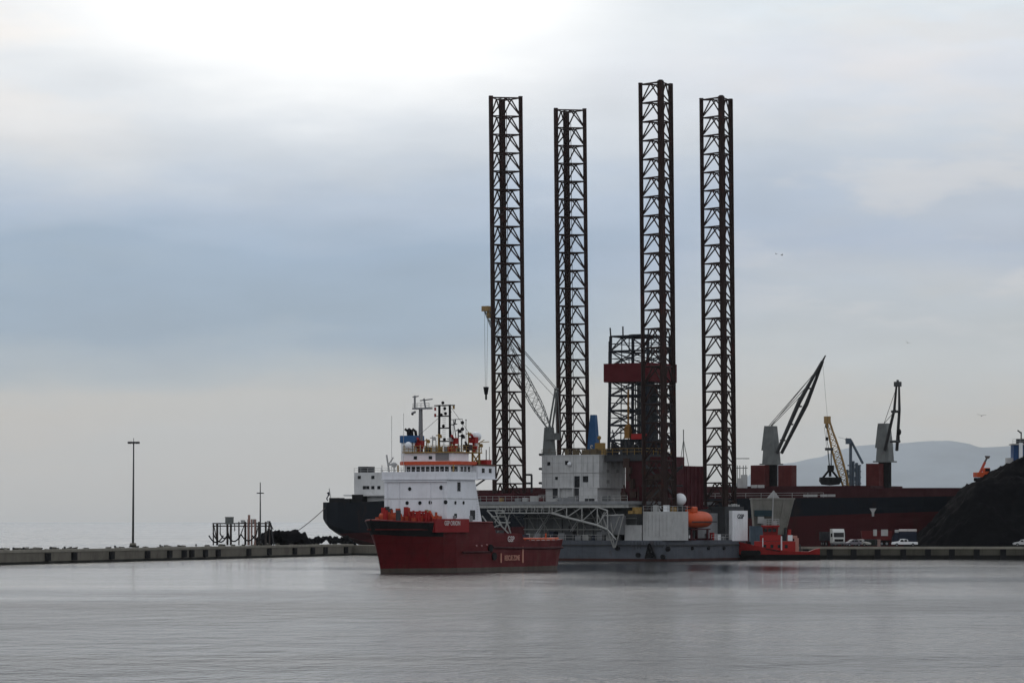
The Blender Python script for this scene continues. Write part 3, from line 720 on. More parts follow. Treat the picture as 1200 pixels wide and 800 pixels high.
# ------------------------------------------------------------------ supply ship
SF = Frame(-20.2, 529, -120)
def make_supply():
    s = thing('supply_ship', 'red offshore supply ship with tall white bridge house and blue funnel', 'ship', SF.loc(), SF.a)
    stn = [  # x at deck, x at waterline, half breadth deck, half breadth waterline, bulwark top
        (3.1,0.2,.12,.05,8.25),(2.5,-.4,1.1,.35,8.2),(1.6,-1.2,1.9,.8,8.15),(0,-2.4,2.95,1.6,8.05),(-2.6,-4.8,4.3,2.9,7.95),(-5.4,-7.4,5.3,4.2,7.9),(-8.6,-10.2,5.95,5.2,7.9),
        (-12,-13,6.25,5.85,7.9),(-17,-17.2,6.3,6.15,7.9),(-23.2,-23.2,6.3,6.2,7.9),(-24.4,-24.4,6.3,6.2,6.2),(-32.6,-32.6,6.3,6.2,6.1),(-33.4,-33.4,6.3,6.2,5.0),(-41,-41,6.25,6.1,4.95),(-45.4,-44.6,6.1,5.8,5.0),(-47.2,-46.0,5.9,5.4,5.15)]
    lev = [-1.6, 0, .8, 1.8, 3.0, 4.2, 5.4, 6.6, 99]
    rings = []
    for xd, xw, yd, yw, zt in stn:
        half = []
        for L in lev:
            z = min(L, zt) if L != 99 else zt
            if L != 99 and L > zt: z = zt - (99-L)*0.0001
            u = max(0, z/zt); k = u**1.7
            y = yw + (yd-yw)*k; x = xw + (xd-xw)*u**1.15
            if z < 0: y *= .9; x -= .3 if xd > 0 else 0
            half.append((x, y, z))
        rings.append([(x, y, z) for x, y, z in half] + [(x, -y, z) for x, y, z in half[::-1]])
    hm = paint('supply_hull', (.20,.012,.014), .55, wear=.6, rust=.40, scale=.35, bands=[(-5,(.085,.068,.055)), (.7,(.098,.0038,.006))], panels=(3.2,1.55,'xz'))
    hm2 = hm
    h = MB()
    n = len(rings[0]); vs = [p for r in rings for p in r]; fs = []
    for j in range(len(rings)-1):
        for i in range(n-1):
            a = j*n+i; fs.append((a, a+1, a+1+n, a+n))
    fs.append(tuple(range(n))); fs.append(tuple(range((len(rings)-1)*n, len(rings)*n)))
    h.add(vs, fs); hull = h.build('hull', hm, s, smooth=False)
    bf = MB(); out = []  # black band over the top of the bow bulwark
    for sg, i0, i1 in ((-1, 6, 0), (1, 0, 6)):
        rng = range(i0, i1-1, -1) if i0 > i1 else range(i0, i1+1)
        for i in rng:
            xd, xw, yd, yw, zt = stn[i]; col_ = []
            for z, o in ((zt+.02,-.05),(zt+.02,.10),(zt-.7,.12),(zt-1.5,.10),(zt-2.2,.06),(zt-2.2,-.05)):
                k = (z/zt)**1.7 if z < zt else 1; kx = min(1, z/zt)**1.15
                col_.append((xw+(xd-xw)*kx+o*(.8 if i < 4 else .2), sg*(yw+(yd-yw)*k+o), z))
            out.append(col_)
    bf.loft(out, closed=True); bf.build('bow_band', BLACK, s)
    # decks
    dk = MB()
    def deckpoly(i0, i1, dz):
        a = [(stn[i][0], stn[i][2]-.25) for i in range(i0, i1+1)]; return a + [(x, -y) for x, y in a[::-1]]
    dk.prism(deckpoly(1, 9, 0)[::-1], 6.7, 6.9).prism([(-23.1,6.0),(-46.8,5.5),(-46.8,-5.5),(-23.1,-6.0)][::-1], 3.4, 3.6)
    dk.build('deck', paint('deck_red', (.09,.012,.012), .8, wear=.5), s)
    # rubbing strakes and bulwark top rails
    st = MB()
    for sg in (1,):
        pts = [(-23.4,6.36,3.9),(-33,6.36,3.75),(-41,6.31,3.7),(-46.8,6.0,3.75)]
        for a, b in zip(pts, pts[1:]): st.tube(a, b, .2, 6)
        pts = [(-14,6.3,3.2),(-23,6.36,3.2)]
        for a, b in zip(pts, pts[1:]): st.tube(a, b, .16, 6)
    st.build('rubbing_strake', paint('strake_dark', (.05,.008,.010), .6), hull)
    tr = MB()
    for sg in (1,-1):
        pts = [(a[0], sg*a[2], a[4]) for a in stn[:10]]
        for a, b in zip(pts, pts[1:]): tr.tube(a, b, .14, 6)
    tr.build('bulwark_rail', paint('rail_red', (.14,.010,.012), .5), hull)
    for sg in (1,-1):
        cr = MB()
        pts = [(-33.6,sg*6.0,5.25),(-41,sg*5.95,5.2),(-45.6,sg*5.8,5.25)]
        for a, b in zip(pts, pts[1:]): cr.tube(a, b, .16, 6)
        cr.build('crash_rail', ORANGE, s)
    for k in range(7): MB().tube((-34.5-k*1.7,5.9,4.2),(-34.5-k*1.7,5.9,5.2+ (.9 if k in (4,) else 0)),.14,6).build('rail_post', ORANGE, s)
    MB().tube((-47.0,-4,3.9),(-47.0,4,3.9),.6,12).build('stern_roller', DKGREY, s)
    MB().bx(-30,-26,-4.5,-1,3.6,6.3).bx(-30,-26.5,1,4.5,3.6,6.6).tube((-28,-5,5.4),(-28,5,5.4),1.2,12).build('towing_winch', DKGREY, s)
    MB().bx(-38,-35,2,4.6,3.6,5.9).bx(-42,-40,-4,-2,3.6,5.4).build('deck_cargo', NAVY, s)
    # fenders and openings on the visible side
    for px, py, r in ((574.5,642,.62),(579,651.5,.62)):
        x = SF.x(px, 6.3); z = SF.z(py, x, 6.3)
        MB().tube((x,6.15,z),(x,6.5,z),r,14).build('tyre_fender', BLACK, s)
    for px, py in ((516,650),(531,650),(556,639),(562,639),(568,638)):
        x = SF.x(px, 5.9); z = SF.z(py, x, 5.9); 
        yd = 5.0 if px < 540 else 6.28
        if px > 540: MB().tube((x,6.1,z),(x,6.36,z),.14,8).build('draft_mark', paint('mark_pink', (.45,.25,.24), .6), s)
    wt = paint('hull_lettering', (.62,.55,.53), .6, wear=.35)
    wt2 = paint('hull_lettering_orange', (.55,.27,.20), .6, wear=.35)
    # name board on the bow bulwark
    nb = MB(); a = Vector((-6.4, 5.80, 0)); b = Vector((-15.2, 6.75, 0)); z0, z1 = 6.35, 8.45
    nv = Vector((b.y-a.y, -(b.x-a.x), 0)).normalized()
    if nv.y < 0: nv = -nv
    q = [a, b, b-nv*.6, a-nv*.5]
    nb.add([(p.x,p.y,z) for z in (z0,z1) for p in q], [(3,2,1,0),(4,5,6,7),(0,1,5,4),(1,2,6,5),(2,3,7,6),(3,0,4,7)])
    board = nb.build('name_board', paint('board_red', (.22,.012,.014), .5, wear=.2), s)
    c = a.lerp(b, .50) + nv*.03
    lettering('lettering', 'GSP ORION', .98, wt, board, (c.x, c.y, 7.75), b-a, .80)
    x = SF.x(598.5, 6.3); lettering('lettering', 'GSP', 1.25, wt, hull, (x, 6.36, SF.z(631.5,x,6.3)), (-1,0,0), 1.0)
    x = SF.x(600, 6.3); lettering('lettering', 'RESCUE ZONE', 1.15, wt2, hull, (x, 6.34, SF.z(653.5,x,6.3)), (-1,0,0), .66)
    zb = MB()
    for px, py0, py1 in ((587,659,648),(612.5,659,640)):
        x = SF.x(px, 6.3); zb.bx(x-.12, x+.12, 6.2, 6.4, SF.z(py0,x,6.3), SF.z(py1,x,6.3))
    zb.build('rescue_zone_bar', wt2, hull)
    # accommodation tower
    sh = MB().prof([(-10,6.6),(-10,14.6),(-18.6,14.6),(-21.2,6.6)], -5.8, 5.8)
    sh = sh.build('superstructure', SHIPW, s)
    bd = MB().bx(-19.2,-9.7,-6.15,6.15,14.6,14.85).bx(-9.98,-9.75,-6.1,6.1,14.85,15.85).bx(-18.6,-9.98,5.9,6.1,14.85,15.85).bx(-18.6,-9.98,-6.1,-5.9,14.85,15.85)
    bd.bx(-9.9,-9.72,-5.9,5.9,14.28,14.42).build('bridge_deck', SHIPW, s)
    for px, py, r in ((480,572.5,.30),(517,571,.36),(477,589,.30),(492,589,.30),(504,588.5,.30),(522,588,.34)):
        y = SF.y(px, -9.95); z = SF.z(py, -9.95, y)
        if y < 5.6: MB().tube((-10.05,y,z),(-9.93,y,z),r,12).build('porthole', GLASS, sh)
    for px, py, wx, wz in ((538,570,.45,.7),(534,604,.4,.35),(554,603,.75,.75)):
        x = SF.x(px, 5.85); z = SF.z(py, x, 5.85); MB().bx(x-wx,x+wx,5.75,5.86,z-wz,z+wz).build('window', GLASS, sh)
    for k, (x, z) in enumerate(((-12.2,7.95),(-17.3,7.95))): MB().bx(x-.42,x+.42,5.78,5.88,6.95,8.95).build('door', MIDG, sh)
    for y in (-5.2,-3.0,2.8,5.1): MB().tube((-9.9,y,8.0),(-9.9,y,14.2),.05,5).build('wall_pipe', SHIPW, sh)
    MB().bx(-9.99,-9.93,-5.75,5.75,11.62,11.70).build('seam', PALE, sh); MB().bx(-19.4,-10.05,5.802,5.86,11.62,11.70).build('seam', PALE, sh)
    for y in (-4.0,1.8): MB().bx(-9.98,-9.80,y-.4,y+.4,8.2,8.8).build('vent', PALE, sh)
    for x in (-12.5,-15.0): MB().tube((x,5.76,11.0),(x,5.88,11.0),.28,12).build('porthole', GLASS, sh)
    MB().rail([(-9.85,-6,15.85),(-9.85,6,15.85),(-18.5,6,15.85)], h=.35, r=.035, step=1.2, rows=(1.0,)).build('railing', PALE, sh)
    ld = MB()
    for k in range(18): ld.tube((-19.4,5.95,7.2+k*.4),(-18.9,5.95,7.2+k*.4),.03,4)
    ld.build('ladder', PALE, sh)
    # wheelhouse
    pl = [(-13.7,-4.0),(-13.7,4.0),(-14.9,5.1),(-19,5.1),(-19,-5.1),(-14.9,-5.1)]
    wh = MB().prism(pl, 14.85, 17.0).build('wheelhouse', SHIPW, s)
    for k in range(9):
        y = -3.55 + k*.888; MB().bx(-13.72,-13.64,y-.33,y+.33,15.95,16.72).build('window', GLASS, wh)
    for sg in (-1, 1):
        a = Vector((-13.7, sg*4.0, 0)); b = Vector((-14.9, sg*5.1, 0)); c = (a+b)/2; n_ = Vector((1, sg*1.09, 0)).normalized(); d_ = (b-a).normalized()*.55
        q = [c-d_+n_*.03, c+d_+n_*.03, c+d_-n_*.05, c-d_-n_*.05]
        MB().prism([(p.x,p.y) for p in q], 15.95, 16.72).build('window', GLASS, wh)
        for k in range(3): MB().bx(-16-k*1.1,-15.3-k*1.1, sg*5.1-.04, sg*5.1+.04, 15.95,16.72).build('window', GLASS, wh)
    rp = [(-13.0,-4.3),(-13.0,4.3),(-14.5,5.7),(-19.4,5.7),(-19.4,-5.7),(-14.5,-5.7)]
    MB().prism(rp, 17.0, 17.55).build('roof', paint('fascia_orange', (.50,.075,.03), .5, wear=.2), wh)
    for y in (-5.3, 5.0): MB().tube((-13.3,y,14.85),(-13.3,y,17.0),.13,6).build('post', OCHRE, wh)
    # aft control house overhanging the stern side
    ah = MB().bx(-24.6,-19.05,-5.6,6.0,14.9,16.9).bx(-24.8,-19.05,-5.9,6.25,14.75,14.9)
    ah = ah.build('aft_house', SHIPW, s)
    for x in (-20.8,-23.0): MB().bx(x-.4,x+.4,5.98,6.06,15.8,16.5).build('window', GLASS, ah)
    MB().bx(-24.7,-19.0,-5.7,6.1,16.9,17.15).build('roof', paint('roof_brown', (.10,.05,.035), .7), ah)
    MB().tube((-18.9,5.6,13.6),(-22,5.6,14.75),.14).tube((-18.9,-5.4,13.6),(-22,-5.4,14.75),.14).build('brace', DKGREY, ah)
    MB().bx(-24.2,-22.6,3.6,5.6,17.15,17.9).build('locker', RED, ah)
    MB().tube((-23.8,5.4,17.15),(-23.8,5.4,20),.05,4).tube((-22.8,5.4,17.15),(-22.8,5.4,19.5),.08,4).build('antenna', DKGREY, ah)
    # upper house and ochre deck
    uh = MB().bx(-19,-14.2,-4.4,4.4,17.55,18.9).build('upper_house', SHIPW, s)
    for y in (-2.6,.2): MB().bx(-14.22,-14.14,y-.3,y+.3,17.9,18.4).build('window', GLASS, uh)
    MB().bx(-14.3,-14.1,1.2,3.6,17.7,18.8).build('shutter', MIDG, uh)
    od = MB().bx(-22.6,-13.8,-4.8,4.8,18.9,19.08).rail([(-13.9,4.7,19.08),(-13.9,-4.7,19.08)], h=.95, r=.06, step=1).rail([(-13.9,4.7,19.08),(-22.5,4.7,19.08)], h=.95, r=.06, step=1)
    for x, y in ((-20.2,4.4),(-22.3,4.4),(-22.3,-4.4),(-20.2,-4.4),(-21.2,0)): od.tube((x,y,17.1),(x,y,18.9),.18,6)
    od.tube((-20.2,4.4,17.2),(-22.3,4.4,18.8),.12).tube((-22.3,4.4,17.2),(-20.2,4.4,18.8),.12)
    od.build('monitor_deck', OCHRE, s)
    # funnel
    fx, fy = -15.6, -4.1
    fn = MB().bx(fx-1.3,fx+1.3,fy-1.25,fy+1.25,17.55,20.55).build('funnel', WHITE, s)
    MB().bx(fx-1.45,fx+1.45,fy-1.4,fy+1.4,20.55,21.7).build('funnel_top', BLUE, fn)
    ex = MB()
    for a, b in ((-.6,-.5),(.1,-.6),(.6,.4),(-.4,.5)): ex.tube((fx+a,fy+b,21.7),(fx+a,fy+b-.1,22.4+random.uniform(0,.5)),.24,8).tube((fx+a,fy+b-.1,22.4),(fx+a+.3,fy+b-.5,22.8),.2,8)
    ex.build('exhaust_pipe', BLACK, fn)
    MB().sph((SF.x(478.5,-2.6),-2.6,20.1),.55,14,10).build('radome', WHITE, s, smooth=True)
    # radar mast
    mx, my = -16.0, SF.y(493,-16.0)
    mt = MB().tube((mx,my,17.5),(mx,my,26.0),.42,10,.30).build('radar_mast', MIDG, s)
    ya = MB().bx(mx-.5,mx+.5,my-1.3,my+1.9,25.9,26.15).rail([(mx+.4,my-1.2,26.15),(mx+.4,my+1.8,26.15)], h=.7, r=.04, step=.8)
    ya.tube((mx,my-1.1,26.1),(mx,my-1.1,28.1),.16,6).tube((mx,my+.9,26.1),(mx,my+.6,27.6),.14,6).tube((mx,my-.1,27.3),(mx,my+2.2,27.5),.10,5).tube((mx,my-1.5,27.9),(mx,my-.4,28.0),.10,5)
    ya.tube((mx,my-1.6,25.3),(mx,my-1.0,25.5),.2,6); ya.build('radar_yard', MIDG, mt)
    MB().sph((mx,my-1.55,25.2),.22,8,6).build('lamp', BLACK, mt, smooth=True)
    # ladder mast
    lx, ly = -17.2, SF.y(521,-17.2)
    lm = MB()
    for d in (-1.05,1.05): lm.tube((lx,ly+d,19.0),(lx,ly+d*.92,26.6),.2,6)
    for z in (20.8,22.9,24.8,26.5): lm.tube((lx,ly-1.0,z),(lx,ly+1.0,z),.11,5)
    lm.tube((lx,ly-1.9,26.5),(lx,ly+1.9,26.5),.09,5).tube((lx,ly-1.9,24.8),(lx,ly-1,24.8),.07,4)
    for k in range(24): lm.tube((lx+.15,ly-.3,19+k*.32),(lx+.15,ly+.3,19+k*.32),.035,4)
    lm = lm.build('ladder_mast', BLACK, s)
    for y, z in ((-.2,26.9),(.15,26.0),(.3,25.2),(-.1,23.2),(.1,21.1),(-.5,25.0)): MB().sph((lx+.2,ly+y,z),.26,8,6).build('lamp', BLACK, lm)
    for y, z, m in ((-1.75,25.7,RED),(-1.75,24.7,RED),(1.7,25.9,OCHRE)): MB().tube((lx,ly+y,z),(lx,ly+y,z+.5),.17,8).build('lamp', m, lm)
    dm = MB().tube((lx,ly+1,24.2),(lx,ly+3.3,24.3),.06,4).tube((lx,ly+1.6,24.2),(lx-.3,ly+2.0,21),.07,4).tube((lx,ly+3.3,24.3),(lx,ly+3.3,21),.03,4)
    dm.tube((lx,ly+1,23.4),(lx,ly+2.3,23.5),.10,4).tube((lx,ly+1.9,23.4),(lx,ly+2.0,24.3),.12,4).build('signal_arm', DKGREY, lm)
    for z in (23.7,22.7,21.6): MB().sph((lx,ly+3.3,z),.30,10,8).build('day_shape', BLACK, lm, smooth=True)
    # fire monitors and deck gear on the ochre deck
    for px, x, dz in ((492,-15.2,0),(532,-16.5,.4),(555,-20.5,.6),(548,-19,-.6)):
        y = SF.y(px, x); z = 19.1
        f = MB().tube((x,y,z),(x,y,z+.9),.3,8).box((x,y,z+1.3+dz),(1.0,1.15,.95)).tube((x+.2,y,z+1.6+dz),(x+1.5,y+.5,z+2.1+dz),.2,8).tube((x,y-.5,z+.7),(x,y+.6,z+.7),.25,8).tube((x,y,z+.8),(x,y,z+1.3+dz),.2,8)
        f.build('fire_monitor', RED if px != 548 else paint('monitor_dark', (.05,.03,.03), .6), s)
    for k in range(18): MB().box((random.uniform(-20,-14.2), random.uniform(-4,4.2), 19.08+.4+.002*k), (random.uniform(.3,.8),random.uniform(.3,.9),.8)).build('deck_box', [OCHRE,DKGREY,PALE,RED,OCHRE,MIDG][k % 6], s)
    for k in range(7):
        y = -4.4+k*1.45; MB().tube((-13.9,y,19.08),(-13.9,y,20.0+random.random()*.9),.06,5).build('stanchion', [OCHRE,BLACK,PALE][k % 3], s)
    for (x, y, z0, z1) in ((-16.5,-3.2,19.1,22.0),(-17.5,2.4,19.1,23.4),(-19.5,3.6,19.1,24.2),(-20.5,-2,19.1,23.0),(-18.3,1.5,19.1,25.5)):
        MB().tube((x,y,z0),(x,y,z1),.045,4).sph((x,y,z1),.12,6,4).build('antenna', DKGREY, s)
    for (px_, x, z0, z1, m_) in ((500,-15.5,19.1,21.2,OCHRE),(507,-15.0,19.1,21.6,PALE),(514,-16.4,19.1,22.0,OCHRE),(527,-15.8,19.1,21.4,PALE),(541,-17.5,19.1,21.9,DKGREY),(549,-19.5,19.1,22.3,OCHRE),(485,-14.6,19.1,20.6,RED),(537,-18.2,19.1,22.8,BLACK),(562,-22.2,19.1,20.6,OCHRE)):
        y = SF.y(px_, x); MB().tube((x,y,z0),(x,y,z1),.10,6).tube((x,y-.45,z1-.3),(x,y+.5,z1-.2),.09,5).box((x,y+.3,z1-.5),(.4,.45,.4)).build('searchlight', m_, s)
    for a, b in (((-17.2,ly-1.0,26.4),(-15.9,my,26.1)),((-17.2,ly+1.0,26.4),(-22.2,4.2,20.2)),((-17.2,ly-1.0,24.6),(-14.2,-4.4,19.9)),((-17.2,ly+1,24.6),(-14.0,4.4,19.9))):
        MB().tube(a, b, .03, 4).build('stay_wire', DKGREY, s)
    x, y = -21.6, SF.y(558,-21.6)
    MB().sph((x,y,21.6),.85,16,10,(1,1,.9)).tube((x,y,19.08),(x,y,21.0),.25,8).build('radome', WHITE, s, smooth=True)
    ap = MB().tube((x-.6,y+.6,20.7),(x-2.2,y+1.1,20.8),.08,4).tube((x,y+.2,20.4),(x-1.5,y+.6,21.1),.08,4); ap.build('antenna_arm', OCHRE, s)
    wa = MB()
    for px, top in ((459,487),(473,484)):
        y = SF.y(px, -12); wa.tube((-12,y,15.9),(-12,y,SF.z(top,-12,y)),.035,4)
    wa.build('whip_antenna', PALE, s)
    MB().tube((-11.2,SF.y(456,-11.2),15.9),(-11.2,SF.y(453,-11.2),18.6),.14,6).tube((-11.2,SF.y(455,-11.2),17),(-11.2,SF.y(461,-11.2),18.2),.1,6).bx(-11.6,-10.8,SF.y(456,-11.2),SF.y(464,-11.2),16.9,17.2).build('wing_light', PALE, s)
    # forecastle machinery
    OR2 = paint('gear_orange', (.42,.07,.03), .55, wear=.5, rust=.2)
    g = MB().bx(-6,-3.5,-2.6,-.2,6.9,8.9).tube((-4.2,-2.8,8.7),(-4.2,.8,8.7),.65,12).tube((-5.2,-1.4,8.9),(-5.2,-1.4,9.9),.2,8).build('windlass', OR2, s)
    cg = MB()
    for k in range(6):
        y = SF.y(481+k*3.6,-6.5); cg.bx(-6.6,-6.4,y-.14,y+.14,6.9,9.75 if k % 2 else 9.6)
    y0, y1 = SF.y(480,-6.5), SF.y(500,-6.5); cg.bx(-6.7,-6.3,y0,y1,8.5,8.9).bx(-8.2,-6.9,y0,y1,6.9,9.3).bx(-6.65,-6.35,y0,y1,9.4,9.65); cg.build('anchor_cage', RED, s)
    hk = MB().tube((-8.5,3.5,6.9),(-8.3,3.7,9.6),.25,8).tube((-8.3,3.7,9.6),(-7.6,4.8,8.4),.18,8).bx(-9,-8,4.0,5.4,6.9,8.9).tube((-8.2,4.9,7),(-8.2,4.9,9.5),.2,8); hk.build('mooring_winch', OR2, s)
    MB().tube((-8.9,2.7,6.9),(-8.9,2.7,9.9),.28,8).box((-8.9,2.9,9.5),(.5,.8,.6)).build('fore_crane', paint('gear_beige', (.32,.27,.17), .6, wear=.4), s)
    for k in range(6): MB().tube((-3-k*1.0,-3.3-k*.25,6.9),(-3-k*1.0,-3.3-k*.25,8.3+random.uniform(-.2,.4)),.16,6).build('bitt', OR2, s)
    for k in range(5): MB().tube((-7.5-k*.5,5.0,7.0),(-7.5-k*.5,5.0,8.7+random.uniform(-.2,.5)),.14,6).build('bitt', OR2, s)
    for k in range(22):
        x = -2.6-k*.33; y = random.uniform(-1,1)*(2.4+.12*k) ; h_ = random.uniform(1.7,3.5)
        MB().bx(x-.25,x+.25,y-.3,y+.3,6.9,6.9+h_).build('deck_gear', [OR2,RED,DKGREY,OR2][k % 4], s)
make_supply()

# ------------------------------------------------------------------ bulk carrier behind the quay
CF = Frame(-42.3, 869, -30.4)
def ship_crane(parent, x, y, base_z, top_z, boom_tip, w=2.6, m=CRGREY, ped=BLACK, boomw=1.1, hook=None, mid=None):
    c = MB().tube((x,y,13.5),(x,y,base_z),1.5,14).build('crane_pedestal', MAROON if ped is None else ped, parent)
    bz = base_z
    MB().frus((x,y),(w*1.1,w*1.1),(w,w*.95),bz,bz+(top_z-bz)*.35).frus((x-.2,y),(w*1.15,w),(w*.75,w*.8),bz+(top_z-bz)*.35,top_z).bx(x-2.2,x+2.2,y-1.9,y+1.9,bz-.3,bz).build('crane_house', m, c)
    return c
def make_carrier():
    s = thing('bulk_carrier', 'long black and red bulk carrier moored behind the quay with deck cranes', 'ship', CF.loc(), CF.a)
    L, B = 170, 13.2
    stn = [(-.2,9.0,10.2,12.9,6.0),(2,11,11.8,12.9,4.2),(6,12.5,12.8,12.9,2.2),(12,13,13.1,12.9,.3),(20,13.2,13.2,13.2,-2),(146,13.2,13.2,13.5,-2),(156,12,12.8,13.6,-2),(164,8.4,11.2,13.7,-2),(170,4.2,8.4,13.8,-2),(174,.9,5.2,13.9,-2),(L+7,.1,2.2,14,4),(L+10.5,.05,.2,14.1,10)]
    rings = []
    for x, yw, yd, zt, zb in stn:
        half = []
        for u in (0,.12,.25,.4,.55,.7,.85,1):
            z = zb + (zt-zb)*u
            sh = (0 if zb < 0 else 1)
            k = min(1, u*4) if x < 20 else u**1.4
            yy = (yd*(.25+.75*min(1,u*3.2)**.6)) if x < 13 else yw + (yd-yw)*k
            half.append((x, yy, z))
        rings.append([(x,-y,z) for x,y,z in half] + [(x,y,z) for x,y,z in half[::-1]])
    hm = paint('carrier_hull', (.010,.012,.017),   .55, wear=.4, rust=.35, scale=.15, spec=.07, rustcol=(.03,.014,.010),  slope=.033, bands=[(-5,(.052,.008,.010)), (4.75,(.006,.009,.014))])
    n = len(rings[0]); h = MB(); vs = [p for r in rings for p in r]; fs = []
    for j in range(len(rings)-1):
        for i in range(n):
            a, b = j*n+i, j*n+(i+1) % n; fs.append((a,b,b+n,a+n))
    fs += [tuple(range(n)), tuple(range((len(rings)-1)*n,len(rings)*n))]
    hull = h.add(vs, fs).build('hull', hm, s)
    MB().bx(6,10,-.4,.4,-2,6).build('rudder', MAROON, s)
    # red coaming band along the deck
    HC = paint('hatch_red', (.042,.008,.010), .65, wear=.5, rust=.2)
    x0 = CF.x(868,-12.6)
    ol = [(40,12.8)]+[(x,max(.25,yd-.1)) for x,yw,yd,zt,zb in stn[5:]]; ol = [(x,-y) for x,y in ol] + [(x,y) for x,y in ol[::-1]]
    cb = MB().prism(ol, 13.4, 15.7).bx(52,150,-9,9,15.7,16.3).build('hatch_deck', HC, s)
    rl = MB().rail([(40,-13.1,13.3),(140,-13.1,13.6)], h=1.1, r=.05, step=4); rl.build('railing', PALE, s)
    for px in (946,954,966,975):
        x = CF.x(px,-13.0); MB().bx(x-.9,x+.9,-13.25,-12.9,13.75,14.3).build('fairlead', PALE, s)
    # hull mark
    x = CF.x(1023,-13.25); z = CF.z(600,x,-13.25)
    MB().add([(x-.85,-13.26,z+.9),(x+.85,-13.26,z+.9),(x+.3,-13.26,z),(x+.25,-13.26,z-.9),(x-.25,-13.26,z-.9),(x-.3,-13.26,z),(x-.85,-13.21,z+.9),(x+.85,-13.21,z+.9),(x+.3,-13.21,z),(x+.25,-13.21,z-.9),(x-.25,-13.21,z-.9),(x-.3,-13.21,z)],
             [(5,4,3,2,1,0),(6,7,8,9,10,11),(0,1,7,6),(1,2,8,7),(2,3,9,8),(3,4,10,9),(4,5,11,10),(5,0,6,11)]).build('hull_mark', PALE, hull)
    # superstructure near the stern
    xa = CF.x(415,-9); 
    sup = MB().bx(xa,xa+16,-9,9,CF.z(580,xa,-9),CF.z(553.5,xa,-9)).bx(xa+.5,xa+15,-8.6,8.6,12.9,CF.z(580,xa,-9)).bx(xa-2.2,xa+16.5,-10.5,10.5,CF.z(581,xa,-9),CF.z(579.5,xa,-9))
    sup = sup.build('superstructure', paint('carrier_white', (.62,.62,.61), .6, wear=.3, rust=.15), s)
    for px, py in ((427,571),(431,571),(437,571),(444,571),(421,559),(437,559)):
        x = CF.x(px,-9.02); z = CF.z(py,x,-9); MB().bx(x-.45,x+.45,-9.06,-8.95,z-.4,z+.4).build('window', GLASS, sup)
    zt = CF.z(553.5,xa,-9)
    MB().bx(xa+.8,xa+3.6,-8.4,-5,zt,zt+1.5).build('roof_vent', DKGREY, sup)
    MB().tube((xa+10,-6,zt),(xa+10,-6,zt+1.5),.2,6).sph((xa+10,-6,zt+1.9),.7,10,8).build('radome', PALE, sup, smooth=True)
    MB().rail([(xa,-9,zt),(xa+16,-9,zt)], h=1.1, r=.05, step=2).tube((xa+7,-7,zt),(xa+7,-7,zt+1.8),.12,5).build('railing', PALE, sup)
    MB().bx(1.5,4.5,-10,-7.5,12.9,14.0).bx(9,12,-11,-5,12.9,14.8).bx(5,8,-10.5,-9,12.9,13.8).build('mooring_winch', BLACK, s)
    MB().tube((1.2,-8.6,12.9),(.6,-8.6,CF.z(572,1,-8)),.12,6).build('flagstaff', PALE, s)
    fl = MB()
    fz = CF.z(576,.6,-8.6)
    fl.loft([[(.55+.25*math.sin(k*1.3)-.12*k*.3, -8.66+.2*math.sin(k), fz-k*.42),(.55+.25*math.sin(k*1.3)-.9+.1*k, -8.5+.25*math.sin(k+1), fz-k*.42-.25)] for k in range(6)], closed=False)
    f = fl.build('flag', NAVY, s); md = f.modifiers.new('solid','SOLIDIFY'); md.thickness = .03
    # cranes
    y = 0
    def P(px, py, yy): x = CF.x(px, yy); return Vector((x, yy, CF.z(py, x, yy)))
    def red_base(p0, p1, pt):
        a, b = P(p0,572,-4), P(p1,572,-4); MB().bx(a.x+.6,b.x-.2,-4,-1.5,13.7,P(p0,pt,-4).z).build('mast_house', MAROON_L, s)
    red_base(877,897,545); red_base(909,929,545); red_base(1012,1031,543)
    # first crane, luffed out
    p = P(904,543,0); t = P(903,499,0)
    c = ship_crane(s, p.x, 0, p.z, t.z, None, 3.0)
    foot = P(911,528,0); tip = P(964,423,-6); b = MB()
    for o in (-1.25, 1.25):
        d = Vector((0,1,0)); f0 = foot+Vector((.5,o,-.5)); m_ = f0.lerp(tip, .55)+Vector((.25*o,o*.5,.25*o*-1)); b.tube(f0, m_, .42, 6, .55).tube(m_, tip+Vector((0,o*.2,0)), .55, 6, .28)
    for u in (.12,.3,.5,.7,.85):
        q = foot.lerp(tip,u); b.tube(q+Vector((0,-1.3*(1-u*.6),0)), q+Vector((0,1.3*(1-u*.6),0)), .22, 5)
    b.tube(tip, tip+(tip-foot).normalized()*1.6, .28, 6, .15)
    b.build('crane_jib', CRGREY_D, c)
    rp = MB()
    for o, u in ((-.8,.93),(0,.8),(.8,.72),(.4,.95)): rp.tube(t+Vector((0,o,.1)), foot.lerp(tip,u), .08, 4)
    rp.tube(tip, tip+Vector((0,0,0))+Vector((1.3,0,-14)), .03, 4); rp.build('crane_rope', CRGREY_D, c)
    # second crane, jib pointing towards the viewer
    p = P(1037,540,0); t = P(1036,496,0)
    c = ship_crane(s, p.x, 0, p.z, t.z, None, 2.9)
    foot = P(1045,527,-2); tip = P(1052,450,-14); b = MB()
    sv = Vector((1,0.3,0)).normalized()
    for o in (-1, 1):
        b.tube(P(1045+o*6-(2 if o<0 else 0),527,-2), P(1052+o*3-1,480,-9), .42, 6, .36).tube(P(1052+o*3-1,480,-9), P(1052+o*1.5,452,-14), .36, 6, .26)
    for py, hw in ((517,4.8),(482,3.4)): b.tube(P(1048-hw,py,-8), P(1050+hw,py,-8), .3, 5)
    b.box(P(1052,450,-14), (1.5,1.0,1.1)).tube(P(1052,450,-14), P(1052,445,-14), .3, 6); b.build('crane_jib', CRGREY_D, c)
    rp = MB()
